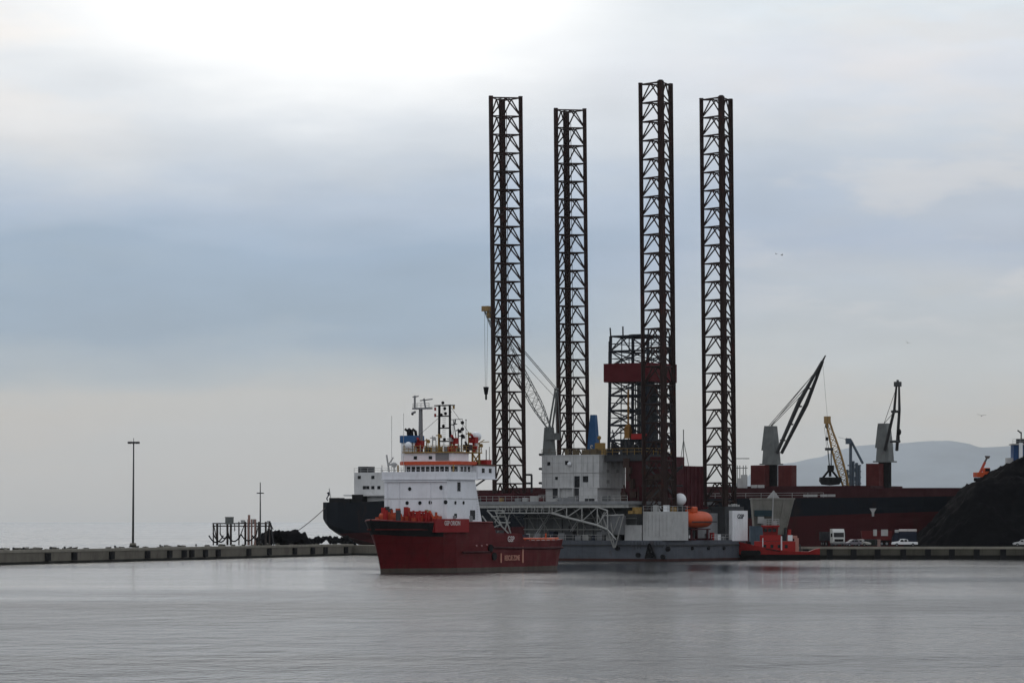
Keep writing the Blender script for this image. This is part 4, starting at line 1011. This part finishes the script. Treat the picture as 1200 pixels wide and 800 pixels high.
    for px, py in ((1046,500),(1048,470)): rp.tube(t, P(px+4,py-20,-12), .07, 4)
    rp.tube(P(1053.5,452,-14), P(1053.5,502,-14), .05, 4).build('crane_rope', CRGREY_D, c)
    q = P(1053.5,506,-14); MB().sph(q,.8,8,6,(.7,.7,1)).tube(q-Vector((0,0,.5)), q-Vector((0,0,2)), .2, 6).build('hook_block', BLACK, c)
    # forward deck gear against the sky, small white fittings by the first crane
    for px, py in ((868,560),(872,556),(884,571),(892,571)):
        q = P(px,py,-11); MB().bx(q.x-.7,q.x+.7,-11.3,-10.7,15.9,max(16.6,q.z)).build('vent_pipe', PALE, s)
    fr = MB()
    for px in (864,867,871,874): q = P(px,545,-6); fr.tube((q.x,-6,15),(q.x,-6,q.z),.1,5)
    fr.tube(P(862,537,-6), P(878,537,-6), .1, 5).tube(P(862,548,-6), P(876,548,-6), .1, 5).build('deck_mast', CRGREY, s)
RF_Z = 15.9
MAROON_L = paint('mast_house_red', (.085,.013,.012), .65, wear=.5, rust=.2)
CRGREY_D = paint('crane_jib_grey', (.060,.064,.066), .6, wear=.4, rust=.2)
make_carrier()

def make_mooring():
    lx, ly = .9, -10.6; a = Vector((CF.X+CF.ex[0]*lx+CF.ey[0]*ly, CF.D+CF.ex[1]*lx+CF.ey[1]*ly, 11.6)); b = Vector((WX(325,806), 806, 2.9)); m = MB(); pts = []
    for k in range(13):
        u = k/12; p = a.lerp(b, u); p.z -= 1.1*4*u*(1-u)*.6; pts.append(p)
    base = b.copy()
    m.path([p-base for p in pts], .10, 5); o = m.build('mooring_line', ROPE); o.location = base
    tag(o, 'mooring line running from the carrier stern down to the pier', 'rope')
make_mooring()

# ------------------------------------------------------------------ tug
def make_tug():
    D = 716; F = Frame(WX(914,D), D, 176)
    s = thing('tug', 'small red tug with black lower hull lying beside the drilling rig', 'tug', F.loc(), F.a)
    P = lambda px, py, y: Vector((F.x(px,y), y, F.z(py, F.x(px,y), y)))
    stn = [(-8.3,2.6,2.45),(-7.4,3.0,2.3),(-6,3.1,1.75),(-3,3.2,1.8),(0,3.2,2.1),(3,3.1,2.6),(5.5,2.6,3.1),(7.3,1.6,3.5),(8.6,.4,3.8)]
    rings = []
    for x, hb, zt in stn:
        half = [(x-(0 if x<5 else .8), hb*.75, -.8),(x-(0 if x<5 else .5), hb*.9, .2),(x, hb, 1.2),(x, hb+.06, zt)]
        rings.append([(a,b,c) for a,b,c in half]+[(a,-b,c) for a,b,c in half[::-1]])
    n = 8; h = MB(); vs = [p for r in rings for p in r]; fs = []
    for j in range(len(rings)-1):
        for i in range(n-1): a = j*n+i; fs.append((a,a+1,a+1+n,a+n))
    fs += [tuple(range(n)), tuple(range((len(rings)-1)*n,len(rings)*n))]
    h.add(vs, fs).build('hull', paint('tug_hull', (.3,.02,.02), .5, wear=.35, bands=[(-5,(.010,.009,.010)), (1.05,(.25,.014,.012))]), s)
    MB().prism([(-8.1,2.5),(5,2.5),(8,.5),(8,-.5),(5,-2.5),(-8.1,-2.5)][::-1], 1.3, 1.45).build('deck', MAROON, s)
    fd = MB()
    pts = [(x,hb+.1,zt-.25) for x,hb,zt in stn[4:]]; fd.path(pts[:-3],.10,6)
    fd.build('bow_band', BLACK, s)  # fender tube along the tug's bow
    dh = MB().bx(-3.2,5.4,-2.2,2.2,1.45,3.9).bx(-.2,4.2,-1.8,1.8,4.0,5.2)
    dh = dh.build('deckhouse', RED, s)
    for k in range(4): MB().bx(-1.6+k*1.5,-1.0+k*1.5,2.18,2.26,2.5,3.2).build('window', GLASS, dh)
    MB().bx(-2.6,-1.6,1.4,2.3,4.0,5.2).build('raft', WHITE, dh)
    wh = MB().frus((2.0,0),(3.0,2.8),(3.3,3.1),5.2,6.9).build('wheelhouse', paint('tug_cabin', (.20,.015,.013), .5), s)
    for k in range(3): MB().bx(.8+k*.95,1.55+k*.95,1.45,1.56,5.9,6.6).build('window', GLASS, wh)
    MB().bx(.1,3.9,-1.8,1.8,6.9,7.25).build('roof', RED, wh)
    rl = MB().rail([(.2,1.7,7.25),(3.8,1.7,7.25),(3.8,-1.7,7.25)], h=1.3, r=.07, step=.7, rows=(.35,.7,1.0)).bx(.6,1.4,-.5,.8,7.25,8.2).bx(2.8,3.6,.6,1.4,7.25,8.6); rl.build('flying_bridge', PALE, s)
    ms = MB().tube((1.6,0,7.2),(1.4,0,P(906,577,0).z),.14,8,.08)
    for z in (9,10.4,11.6): ms.tube((1.5,-.9,z),(1.5,.9,z),.07,5)
    ms.build('mast', PALE, s)
    for a in (-.9,.9): MB().tube((-1.8,a,4.0),(-2.0,a,6.4),.42,10,.36).build('funnel', RED if a > 0 else DKGREY, s)
    MB().tube((-2.6,-.9,2.3),(-2.6,.9,2.3),.75,12).bx(-3.2,-2.0,-1.2,1.2,1.45,2.2).build('towing_winch', DKGREY, s)
    MB().tube((-4.2,-2,3.2),(-4.2,2,3.2),.12,6).tube((-4.2,-2,1.4),(-4.2,-2,3.2),.12,6).tube((-4.2,2,1.4),(-4.2,2,3.2),.12,6).build('tow_gantry', DKGREY, s)
    MB().bx(-3.9,-3.0,1.2,2.0,1.45,4.6).bx(-3.6,-1.9,.9,1.9,4.5,5.1).build('deck_crane', paint('tug_pink', (.42,.2,.16), .6), s)
    for k in range(6): MB().tube((7.6-k*.62,1.55+k*.26,1.5),(7.7-k*.62,1.95+k*.26,1.5),.55,10).build('tyre_fender', BLACK, s)
    MB().tube((6.5,-.6,3.4),(6.5,.8,3.4),.5,10).bx(6,7,-.9,.9,2.4,3.3).build('windlass', BLACK, s)
    MB().tube((3.6,2.3,1.5),(3.6,2.3,4.6),.1,6).tube((-.3,2.25,1.5),(-.3,2.25,5.0),.14,6).build('post', WHITE, s)
make_tug()

# ------------------------------------------------------------------ things on the quay and pier
QZ = 2.7
def make_light_mast():
    D = 706; r = thing('floodlight_mast', 'tall slim floodlight mast standing alone on the pier', 'light mast', (WX(156.5,D)-.3, D+1.6, QZ))
    H = WZ(518,D) - QZ
    MB().tube((0,0,.9),(.15,0,H),.24,10,.13).build('pole', CRGREY_D, r, smooth=True)
    MB().frus((0,0),(1.5,1.3),(1.1,1.0),0,.9).build('footing', CONC, r)
    hd = MB().tube((.15,0,H-.15),(.15,0,H+.15),.75,12).tube((.15,0,H),(.15,0,H+.9),.06,5); hd = hd.build('head_frame', CRGREY_D, r)
    for k in range(8):
        a = 2*PI*k/8+.2; c = Vector((.15+1.0*math.cos(a), 1.0*math.sin(a), H-.05))
        MB().box(c, (.48,.36,.42), Matrix.Rotation(a,3,'Z')).tube(c, (.15,0,H), .05, 4).build('lamp', DKGREY, hd)
make_light_mast()
def make_pipe_gantry():
    D = 770; x0 = WX(249,D); r = thing('pipe_gantry', 'rusty steel pipe gantry with small cabin and hanging hoses on the pier', 'pipe gantry', (x0, D, QZ), R(0))
    X = lambda px: WX(px, D)-x0; Z = lambda py: WZ(py, D)-QZ
    f = MB()
    for px in (250,254,266,270,280,287,291,299,303,311,316):
        for y in (0, 2.4):
            if (px+int(y)) % 3 == 0 and y: continue
            f.tube((X(px),y,0),(X(px),y,Z(613 if px < 280 else 611)),.16,6)
    for py in (613, 616): f.tube((X(249),0,Z(py)),(X(318),0,Z(py)),.13,6).tube((X(249),2.4,Z(py)),(X(312),2.4,Z(py)),.13,6)
    for a, b in (((250,613),(254,632)),((266,618),(270,634)),((280,632),(287,613)),((299,634),(303,613)),((311,634),(316,611)),((316,611),(320,620)),((258,613),(258,625)),((275,613),(275,622))): f.tube((X(a[0]),0,Z(a[1])),(X(b[0]),0,Z(b[1])),.12,5)
    f.build('frame', paint('gantry_rust', (.05,.042,.038), .7, wear=.5, rust=.5), r)
    MB().bx(X(264),X(273),-.2,2.0,Z(614),Z(606)).bx(X(263.5),X(273.5),-.3,2.1,Z(606),Z(605.3)).build('cabin', CRGREY, r)
    MB().bx(X(282),X(287),.2,1.2,Z(613),Z(609)).bx(X(296),X(300),.2,1.2,Z(613),Z(608)).build('valve_box', PALE, r)
    pp = MB()
    for px, m in ((291,0),(295,0),(299,0)): pp.tube((X(px),-.3,0),(X(px),-.3,Z(608)),.2,8)
    pp.tube((X(292),-.3,Z(603)),(X(292),-.3,Z(612)),.28,8); pp.build('riser_pipe', paint('riser_pink', (.30,.19,.16), .7, wear=.4, rust=.3), r)
    for k, (a, b, sag) in enumerate(((245,262,9),(258,268,7),(266,283,10),(283,300,8),(296,310,6),(250,268,12))):
        h = MB(); pts = []
        for i in range(11):
            u = i/10; px = a+(b-a)*u; py = 627 + sag*4*u*(1-u)*.9 - 3*k % 4; pts.append((X(px), -.6-.1*k, max(.12, Z(min(py,636)))))
        h.path(pts, .16, 6).build('hose', BLACK, r)
    MB().tube((X(317),0,Z(612)),(X(321),0,0),.16,6).tube((X(313),0,Z(611)),(X(317),0,Z(611)),.16,6).build('brace', DKGREY, r)
make_pipe_gantry()
def make_signal_mast():
    D = 776; r = thing('signal_mast', 'thin signal mast with a short crossbar rising behind the pipe gantry', 'mast', (WX(305,D), D, QZ))
    H = WZ(565,D)-QZ; zc = WZ(577.5,D)-QZ
    MB().tube((0,0,0),(0,0,H),.22,8,.10).build('pole', CRGREY_D, r); MB().tube((-.8,0,zc),(.8,0,zc),.13,6).tube((0,-.6,zc),(0,.6,zc),.13,6).build('crossbar', CRGREY_D, r)
    MB().frus((0,0),(1.2,1.2),(.9,.9),0,.5).build('footing', CONC, r)
make_signal_mast()

def heap(name, label, cat, cx, cy, a, b, rot, prof, seed, m, res=(90,60)):
    NX, NY = res; vs, fs = [], []
    for j in range(NY+1):
        for i in range(NX+1):
            x = (i/NX*2-1)*a*1.04; y = (j/NY*2-1)*b*1.04
            ex_, ey_ = a-abs(x), b-abs(y); rc = min(a,b)*.55
            if ex_ < rc and ey_ < rc: s = rc - math.hypot(rc-ex_, rc-ey_)
            else: s = min(ex_, ey_)
            ni = noise.fractal(Vector((x*.11+seed, y*.11, 0)), 1, 2, 4); n2 = noise.fractal(Vector((x*.7+seed, y*.7, 3)), .8, 2, 3)
            z = prof(s + ni*1.7) + n2*1.0 + .9*abs(noise.noise(Vector((x*.30+seed, y*.30, 8)))) if s > -.4 else -.3
            vs.append((x, y, max(-.3, z)))
    for j in range(NY):
        for i in range(NX):
            k = j*(NX+1)+i; fs.append((k,k+1,k+NX+2,k+NX+1))
    o = MB().add(vs, fs).build(name, m, smooth=True); o.location = (cx, cy, QZ-.01); o.rotation_euler = (0,0,R(rot))
    tag(o, label, cat); return o
heap('coal_heap', 'huge black coal heap on the quay with an excavator on top', 'coal heap', 151, 761.5, 61.5, 25, 0,
     lambda s: -.3 if s < 0 else (s*1.0 if s < 12.5 else 12.5+(s-12.5)*.58), 5, COAL, (160,80))
heap('coal_heap', 'low dark coal heap on the pier below the mooring line', 'coal heap', WX(341,800)-2.2, 801, 6.0, 5.5, 20,
     lambda s: -.3 if s < 0 else min(s*1.2, 2.45+(s-2)*.05), 9, COAL, (50,40))
heap('coal_heap', 'long thin coal spill on the pier under the carrier stern', 'coal heap', WX(385,818)-.5, 822, 6.5, 3.0, 15,
     lambda s: -.3 if s < 0 else min(s*.9, .9), 13, COAL, (50,30))

def make_excavator():
    D = 768; px, py = 1150, 553; z = 19.7
    r = thing('excavator', 'orange excavator with raised arm working on top of the coal heap', 'excavator', (WX(1152,D), D, z-2.6), R(15))
    for s in (-1.0, 1.0): MB().bx(-1.8,1.8,s-.3,s+.3,0,.8).build('track', BLACK, r, bevel=.2)
    b = MB().bx(-1.9,1.2,-1.25,1.25,.9,2.0).build('body', ORANGE, r, bevel=.08); MB().bx(-.2,1.2,-1.2,-.1,2.0,3.0).build('cab', ORANGE, r, bevel=.08)
    MB().bx(0,1.22,-1.22,-.6,2.2,2.85).build('window', GLASS, r)
    a = MB()
    a.tube((-.6,.3,1.9),(.6,.3,4.3),.34,6,.28); a.build('boom', paint('excavator_red', (.40,.06,.03), .5), r)
    MB().tube((.5,.3,4.2),(1.1,.3,5.3),.24,6,.18).frus((1.2,.3),(.5,.8),(1.0,.9),5.1,5.7).build('arm', paint('arm_grey', (.12,.10,.09), .6), r)
    MB().tube((-1.4,-.8,1.0),(-1.9,-.8,1.9),.2,6).build('counterweight', OCHRE, r)
make_excavator()
def make_silo():
    D = 838; x0 = WX(1185,D); r = thing('silo_tower', 'blue tower with white pipe standing behind the coal heap', 'tower', (x0, D, QZ))
    zt = WZ(521,D)-QZ
    b = MB().bx(.6,7.5,0,5,0,zt).build('shell', paint('silo_blue', (.02,.06,.16), .6, wear=.3), r)
    MB().tube((2.3,-.5,0),(2.3,-.5,zt+.5),.5,10).build('pipe', WHITE, r)
    MB().bx(.2,8,-.6,5.3,zt,zt+.3).rail([(.3,-.5,zt+.3),(7.5,-.5,zt+.3)]).build('top_platform', PALE, r)
    MB().tube((2.6,1,zt),(2.6,1,zt+3.2),.16,6).tube((2.6,1,zt+2.9),(1.7,1,zt+3.6),.18,6).bx(1.4,3.6,.4,1.6,zt+.3,zt+1.5).build('head_gear', DKGREY, r)
    MB().bx(-1.0,.6,.5,3,zt-7,zt-3.2).build('side_box', PALE, r)
make_silo()
def make_hopper():
    D = 746; px0, px1 = 882, 931; x0 = WX(882,D); X = lambda px: WX(px,D)-x0; Z = lambda py: WZ(py,D)-QZ
    r = thing('cargo_hopper', 'tall grey steel cargo hopper standing on the quay behind the tug', 'hopper', (x0, D, QZ))
    w = X(931); z0, z1 = Z(626), Z(585); bin_ = MB()
    bl, br = X(885), X(921)
    bin_.add([(bl,1.5,z0),(br,1.5,z0),(br,6,z0),(bl,6,z0),(0,0,z1),(w,0,z1),(w,8,z1),(0,8,z1)], [(0,3,2,1),(4,5,6,7),(0,1,5,4),(1,2,6,5),(2,3,7,6),(3,0,4,7)])
    bin_.bx(-.15,w+.15,-.15,8.15,z1,z1+.35)
    for u in (.5,.75,.98):
        a = Vector((bl+(br-bl)*u,1.4,z0)); b = Vector((w*u,-.1,z1)); bin_.tube(a,b,.15,5)
    bn = bin_.build('bin', paint('hopper_grey', (.23,.225,.20), .75, wear=.5, rust=.15), r)
    MB().prof([(X(899),z1+.3),(X(907),z1+2.0),(X(914),z1+.3)], .5, 1.0).tube((X(907),.7,z1+1),(X(906.5),.7,Z(575)),.16,6).build('deflector', PALE, bn)
    for x in (.6, br): 
        for y in (1.0,6.6): MB().tube((x,y,0),(x,y,z0+1.5),.28,8).build('leg', DKGREY, r)
    MB().bx(X(884),X(905),-.5,1.0,Z(604.5),Z(597.5)).build('control_cabin', paint('cabin_teal', (.02,.045,.055), .6), r)
    MB().bx(X(888),X(895),-.9,1.0,Z(613),Z(605)).build('drive_box', PALE, r)
    MB().bx(X(879),X(897),-1.2,3,0,Z(616)).build('dust_filter', paint('filter_blue', (.07,.10,.13), .7, wear=.5), r)
make_hopper()

def make_harbour_crane():
    D = 848; x0 = WX(996,D); r = thing('harbour_crane', 'yellow mobile harbour crane with a boom leaning towards the hanging grab', 'crane', (x0, D, QZ))
    Z = lambda py: WZ(py,D)-QZ; X = lambda px: WX(px,D)-x0
    MB().bx(-3.5,4.5,-2,2,.8,2.6).build('chassis', YELLOW, r)
    for k in range(4):
        for y in (-2,2): MB().tube((-2.8+k*2.1,y-.25,.7),(-2.8+k*2.1,y+.25,.7),.7,12).build('wheel', BLACK, r)
    MB().frus((1,0),(4.5,3.6),(3,2.8),2.6,8.5).build('tower', YELLOW, r)
    foot = Vector((X(992),0,Z(572))); tip = Vector((X(969.5),0,Z(492))); b = MB()
    MB().tube((1,0,8),foot,.8,8,.6).build('boom_foot', YELLOW, r)
    n = 12; d = (tip-foot); sv = Vector((0,1,0)); uv = d.normalized().cross(sv)
    def q(u, i):
        w = .95*(.55+.45*math.sin(PI*min(1,u*1.1+.05))); sx, sy = ((-1,-1),(1,-1),(1,1),(-1,1))[i % 4]; return foot+d*u+sv*sx*w*.8+uv*sy*w
    for k in range(n):
        for i in range(4):
            b.tube(q(k/n,i),q((k+1)/n,i),.2,5); b.tube(q(k/n,i),q((k+1)/n,i+1),.12,4); b.tube(q((k+1)/n,i),q((k+1)/n,i+1),.1,4)
    b.box(tip,(1.6,1.4,1.8)); b.build('boom', YELLOW, r)
    MB().tube((X(969),0,Z(494)),(X(969),0,Z(512)),.07,4).tube((X(966),0,Z(500)),(X(969),0,Z(526)),.05,4).build('hoist_rope', BLACK, r)
    MB().sph((X(969),0,Z(499)),.7,8,6,(.7,.7,1)).tube((X(969),0,Z(512)),(X(969),0,Z(516)),.35,8).build('hook_block', BLACK, r)
    # grab hanging from the boom
    g = thing('grab', 'black clamshell grab hanging from the yellow crane boom', 'grab', (WX(973,D), D-.1, WZ(566.5,D)))
    Zg = lambda py: WZ(py,D)-WZ(566.5,D); XG = lambda px: WX(px,D)-WX(973,D)
    MB().bx(XG(967),XG(976),-.9,.9,Zg(527.5),Zg(524.5)).tube((XG(970),0,Zg(526)),(XG(972),0,Zg(547)),.14,5).tube((XG(974),0,Zg(526)),(XG(974),0,Zg(547)),.14,5).tube((XG(969),0,Zg(516)),(XG(971),0,Zg(525)),.08,4).build('suspension', DKGREY, g)
    MB().bx(XG(970),XG(977),-.9,.9,Zg(551),Zg(545)).tube((XG(972),0,Zg(550)),(XG(964),0,Zg(560)),.28,6).tube((XG(974),0,Zg(550)),(XG(982),0,Zg(560)),.28,6).tube((XG(973),.6,Zg(550)),(XG(973),.6,Zg(558)),.35,6).build('head', BLACK, g)
    for s in (-1,1):
        c = XG(973+s*.2); MB().prof([(c,Zg(568.5)),(c+s*XG(983)*.97,Zg(567.5)),(c+s*XG(985.5),Zg(563)),(c+s*XG(985),Zg(559)),(c,Zg(559))],-1.6,1.6).build('shell', BLACK, g)
    # blue-grey loader
    D2 = 846; x2 = WX(1000,D2); l = thing('ship_loader', 'blue-grey lattice loader with a drooping arm next to the yellow crane', 'loader', (x2, D2+6, QZ))
    D2 = 852; Z2 = lambda py: WZ(py,D2)-QZ; X2 = lambda px: WX(px,D2)-WX(1000,D2)
    LB = paint('loader_blue', (.085,.11,.14), .65, wear=.4)
    f = MB()
    for px, py in ((1000,515),(1003,540),(1007,542),(1010,545),(996,550)):
        f.tube((X2(px),0,0),(X2(px),0,Z2(py)),.3,6); f.tube((X2(px),2.6,0),(X2(px),2.6,Z2(py)),.2,6)
    for py in (545,552,559,566): f.tube((X2(996),0,Z2(py)),(X2(1012),0,Z2(py)),.16,5)
    for a, b in (((994,566),(1003,545)),((1003,566),(1010,545)),((1003,545),(1010,566))): f.tube((X2(a[0]),0,Z2(a[1])),(X2(b[0]),0,Z2(b[1])),.15,5)
    f.build('frame', LB, l)
    a = MB().tube((X2(1000),0,Z2(516)),(X2(1014),0,Z2(543)),.32,6).tube((X2(994),0,Z2(514)),(X2(1002),0,Z2(519)),.35,6).tube((X2(1000),0,Z2(516)),(X2(985),0,Z2(512)),.05,4); a.build('arm', LB, l)
    MB().bx(X2(994),X2(1000),-.9,.9,Z2(520),Z2(513.5)).build('head_box', LB, l)
make_harbour_crane()

# ------------------------------------------------------------------ vehicles
def wheel(parent, x, y, r, w=.25):
    wh = MB().tube((x,y-w/2,r),(x,y+w/2,r),r,14).build('wheel', BLACK, parent); MB().tube((x,y-w/2-.01,r),(x,y+w/2+.01,r),r*.55,10).build('rim', MIDG, wh); return wh
def make_car(label, px, D, rot, m, L=4.5, W=1.75, H=1.5, kind='car', name='parked_car'):
    r = thing(name, label, kind, (WX(px,D), D, QZ), R(rot))
    h = H/1.5
    if kind == 'pickup':
        prof = [(-L*.5,.55),(-L*.5,1.05*h),(-L*.13,1.08*h),(-L*.12,1.6*h),(L*.02,1.78*h),(L*.16,1.74*h),(L*.26,1.15*h),(L*.47,1.02*h),(L*.5,.75*h),(L*.5,.4),(-L*.5,.4)]
    elif kind == 'van':
        prof = [(-L*.5,.4),(-L*.5,1.45*h),(L*.22,1.5*h),(L*.36,.95*h),(L*.48,.82*h),(L*.5,.4)]
    else:
        prof = [(-L*.5,.38),(-L*.5,.85*h),(-L*.42,.95*h),(-L*.30,1.38*h),(-L*.05,1.5*h),(L*.10,1.42*h),(L*.25,.98*h),(L*.44,.82*h),(L*.5,.65*h),(L*.5,.35)]
    MB().prof(prof[::-1], -W/2, W/2).build('body', m, r, bevel=.07)
    g = MB()
    for sy in (-1, 1):
        y = sy*W/2
        for (xa, xb) in ((-.26,-.03),(.0,.15)) if kind != 'pickup' else ((-.11,.02),(.035,.18)):
            z0, z1 = (1.0*h, 1.32*h) if kind != 'pickup' else (1.12*h, 1.58*h)
            if kind == 'van' and xa < -.1: continue
            g.prof([(L*xa,z0),(L*xb,z0),(L*(xb-.02 if xb > .1 else xb),z1),(L*(xa+.03),z1)], y-.03*(sy<0)-.004, y+.03*(sy>0)+.004)
    g.build('side_window', GLASS, r)
    ws = MB(); a = [p for p in prof]
    if kind == 'pickup': p0, p1 = (L*.165,1.68*h), (L*.25,1.2*h)
    elif kind == 'van': p0, p1 = (L*.235,1.43*h), (L*.345,1.0*h)
    else: p0, p1 = (L*.115,1.38*h), (L*.24,1.02*h)
    ws.add([(p0[0]+.03,-W*.44,p0[1]),(p0[0]+.03,W*.44,p0[1]),(p1[0]+.03,W*.44,p1[1]),(p1[0]+.03,-W*.44,p1[1]),(p0[0]-.05,-W*.44,p0[1]),(p0[0]-.05,W*.44,p0[1]),(p1[0]-.05,W*.44,p1[1]),(p1[0]-.05,-W*.44,p1[1])],[(0,1,2,3),(7,6,5,4),(0,4,5,1),(1,5,6,2),(2,6,7,3),(3,7,4,0)]).build('windscreen', GLASS, r)
    for sx in (-.31,.31):
        for sy in (-1,1): wheel(r, L*sx, sy*(W/2-.1), .34*max(1,h*.95))
    for sy in (-1,1): MB().bx(L*.5-.03,L*.5+.03,sy*W*.36-.15,sy*W*.36+.15,.62*h,.76*h).build('headlight', PALE, r)
    return r
make_car('white pickup parked side-on at the quay edge near the coal heap', 1060, 737, 178, WHITE, 5.6, 1.9, 1.35, 'pickup', 'pickup_truck')
make_car('small grey car parked beside the white lorry', 999, 738, 200, paint('car_grey', (.17,.16,.18), .35, wear=.1), 3.6)
make_car('beige car between the grey car and the dark container', 1009.5, 740, -35, paint('car_beige', (.38,.37,.33), .35, wear=.1), 3.9)
make_car('white car cut off by the picture edge in front of the coal heap', 1199, 735, 178, paint('car_silver', (.5,.5,.5), .35, wear=.1), 4.3)
def make_lorry():
    D = 741; r = thing('lorry', 'white lorry cab facing the water with a dark trailer behind', 'lorry', (WX(979.5,D), D, QZ), R(-78))
    W, H = 2.7, 3.75                      # local +x points to the camera
    cab = MB().prof([(2.2,.7),(2.25,1.9),(2.05,3.1),(1.6,H),(0,H),(0,.7)], -W/2, W/2).build('cab', paint('lorry_white', (.60,.61,.58), .5, wear=.2), r, bevel=.08)
    MB().add([(2.27,-1.15,1.95),(2.27,1.15,1.95),(2.11,1.15,2.95),(2.11,-1.15,2.95),(2.15,-1.15,1.95),(2.15,1.15,1.95),(1.99,1.15,2.95),(1.99,-1.15,2.95)],[(0,1,2,3),(7,6,5,4),(0,4,5,1),(1,5,6,2),(2,6,7,3),(3,7,4,0)]).build('windscreen', GLASS, r)
    MB().bx(2.22,2.30,-1.0,1.0,1.0,1.55).build('grille', BLACK, r); MB().bx(2.1,2.4,-1.3,1.3,.45,.85).build('bumper', MIDG, r)
    for s in (-1,1):
        MB().bx(2.25,2.32,s*1.05-.18,s*1.05+.18,.9,1.1).build('headlight', PALE, r); MB().bx(1.7,1.9,s*1.5-.12,s*1.5+.12,2.1,2.8).build('mirror', BLACK, r)
        MB().bx(.6,1.4,s*W/2-.02,s*W/2+.02,2.0,2.8).build('side_window', GLASS, r)
        for x in (1.3,-3.0,-5.2,-6.5): wheel(r, x, s*1.1, .52, .32)
    MB().bx(-8,-.5,-1.3,1.3,1.1,3.1).build('trailer', paint('trailer_dark', (.02,.022,.03), .7), r)
make_lorry()
def make_van():
    D = 753; r = thing('box_lorry', 'dark navy box lorry with a white roof behind the white pickup', 'lorry', (WX(1061,D), D, QZ), R(176))
    MB().bx(-2.4,1.4,-1.15,1.15,.9,3.1).build('box', NAVY, r); MB().bx(-2.45,1.45,-1.2,1.2,3.1,3.65).build('roof', paint('roof_white', (.6,.56,.54), .6), r, bevel=.15)
    MB().prof([(1.5,.7),(1.5,2.9),(2.3,2.9),(2.9,1.8),(3.0,.7)], -1.05, 1.05).build('cab', NAVY, r, bevel=.06)
    MB().bx(1.5,2.3,-.95,.95,2.9,3.5).build('deflector', PALE, r, bevel=.1); MB().prof([(2.37,2.85),(2.88,1.9),(2.95,1.9),(2.44,2.85)], -.9, .9).build('windscreen', GLASS, r)
    for x in (-1.6,2.1):
        for s in (-1,1): wheel(r, x, s*1.0, .45)
make_van()
def make_skip():
    D = 741; r = thing('skip_container', 'dark green open skip standing on the quay edge', 'skip', (WX(1021,D), D, QZ), R(4))
    MB().frus((0,0),(2.3,1.7),(3.1,1.9),.15,1.45).build('tub', paint('skip_green', (.018,.024,.020), .7, wear=.4), r)
    MB().bx(-1.6,1.6,-1.0,-.9,1.35,1.5).bx(-1.6,1.6,.9,1.0,1.35,1.5).build('rim', DKGREY, r)
    for x in (-.8,.8): MB().bx(x-.1,x+.1,-1.0,-.88,.4,1.35).build('rib', DKGREY, r)
    D = 752; t = thing('tipper_trailer', 'red tipper trailer with two pale tailgate panels behind the skip', 'trailer', (WX(1027,D), D, QZ), R(178))
    MB().frus((0,0),(6.2,2.4),(6.8,2.5),1.25,3.3).build('body', paint('tipper_red', (.10,.012,.012), .6, wear=.5), t)
    for px, w_ in ((1025,.4),(1036,.75)):
        x = -(WX(px,D)-WX(1027,D)); MB().bx(x-w_,x+w_,1.26,1.36,2.2,3.6).build('panel', PALE, t)
    MB().bx(-3.1,3.1,-.5,.5,.9,1.25).build('chassis', BLACK, t)
    for x in (-2.2,-1.1,1.9):
        for s in (-1,1): wheel(t, x, s*1.05, .5, .3)
    D = 733.5; p = thing('mooring_post', 'thick pinkish mooring post on the quay edge beside the skip', 'post', (WX(1030,D), D, QZ))
    MB().tube((0,0,0),(0,0,1.3),.34,12).build('shaft', paint('post_pink', (.26,.17,.15), .8, wear=.4), p); MB().tube((0,0,1.3),(0,0,1.5),.45,12,.4).build('cap', paint('post_pink', (.26,.17,.15), .8), p)
make_skip()

# ------------------------------------------------------------------ gulls
def make_gull(px, py, D, span, rot, bank, label):
    m = paint('gull_grey', (.10,.10,.10), .8)
    wgs = MB()
    for s in (-1, 1):
        rings = []
        for u in (0,.25,.5,.75,1):
            x = s*span/2*u; z = .16*span*math.sin(u*2.0)*.8; c = .14*span*(1-u*.75)
            rings.append([(x,-c-.04*span*u,z),(x,c*.6-.10*span*u,z+.012*span),(x,c*.2-.10*span*u,z-.012*span)])
        wgs.loft(rings)
    rings = []
    for u in [k/8 for k in range(9)]:
        y = (u-.5)*span*.42; rr = .055*span*max(.08, math.sin(PI*u)**.7)
        rings.append([(rr*math.cos(a), y, rr*math.sin(a)) for a in [2*PI*k/8 for k in range(8)]])
    wgs.loft(rings)
    o = wgs.build('gull', m, smooth=True); o.location = (WX(px,D), D, WZ(py,D)); o.rotation_euler = (R(10), R(bank), R(rot))
    tag(o, label, 'bird', 'gulls in the air over the harbour')
make_gull(909.5, 297.8, 560, .95, 40, 20, 'distant gull flying in the blue-grey sky beside the far leg of the rig')
make_gull(916, 299, 575, 1.1, 75, -15, 'second gull of the pair close behind the bird near the rig leg')
make_gull(1063.5, 401.5, 560, 1.0, 20, 25, 'lone gull high above the jib of the ship crane')
make_gull(1150, 487, 480, 1.3, 5, 5, 'gull with spread wings over the hills near the coal heap')

# ------------------------------------------------------------------ render settings
sc.view_settings.view_transform = 'Standard'; sc.view_settings.look = 'None'; sc.view_settings.gamma = 1; sc.view_settings.exposure = .35
sc.view_settings.use_curve_mapping = False
sc.render.engine = 'CYCLES'
sc.cycles.use_denoising = True
sc.cycles.max_bounces = 6; sc.cycles.diffuse_bounces = 3; sc.cycles.glossy_bounces = 3; sc.cycles.volume_bounces = 0
sc.cycles.use_adaptive_sampling = True; sc.cycles.adaptive_threshold = .01
sc.render.film_transparent = False
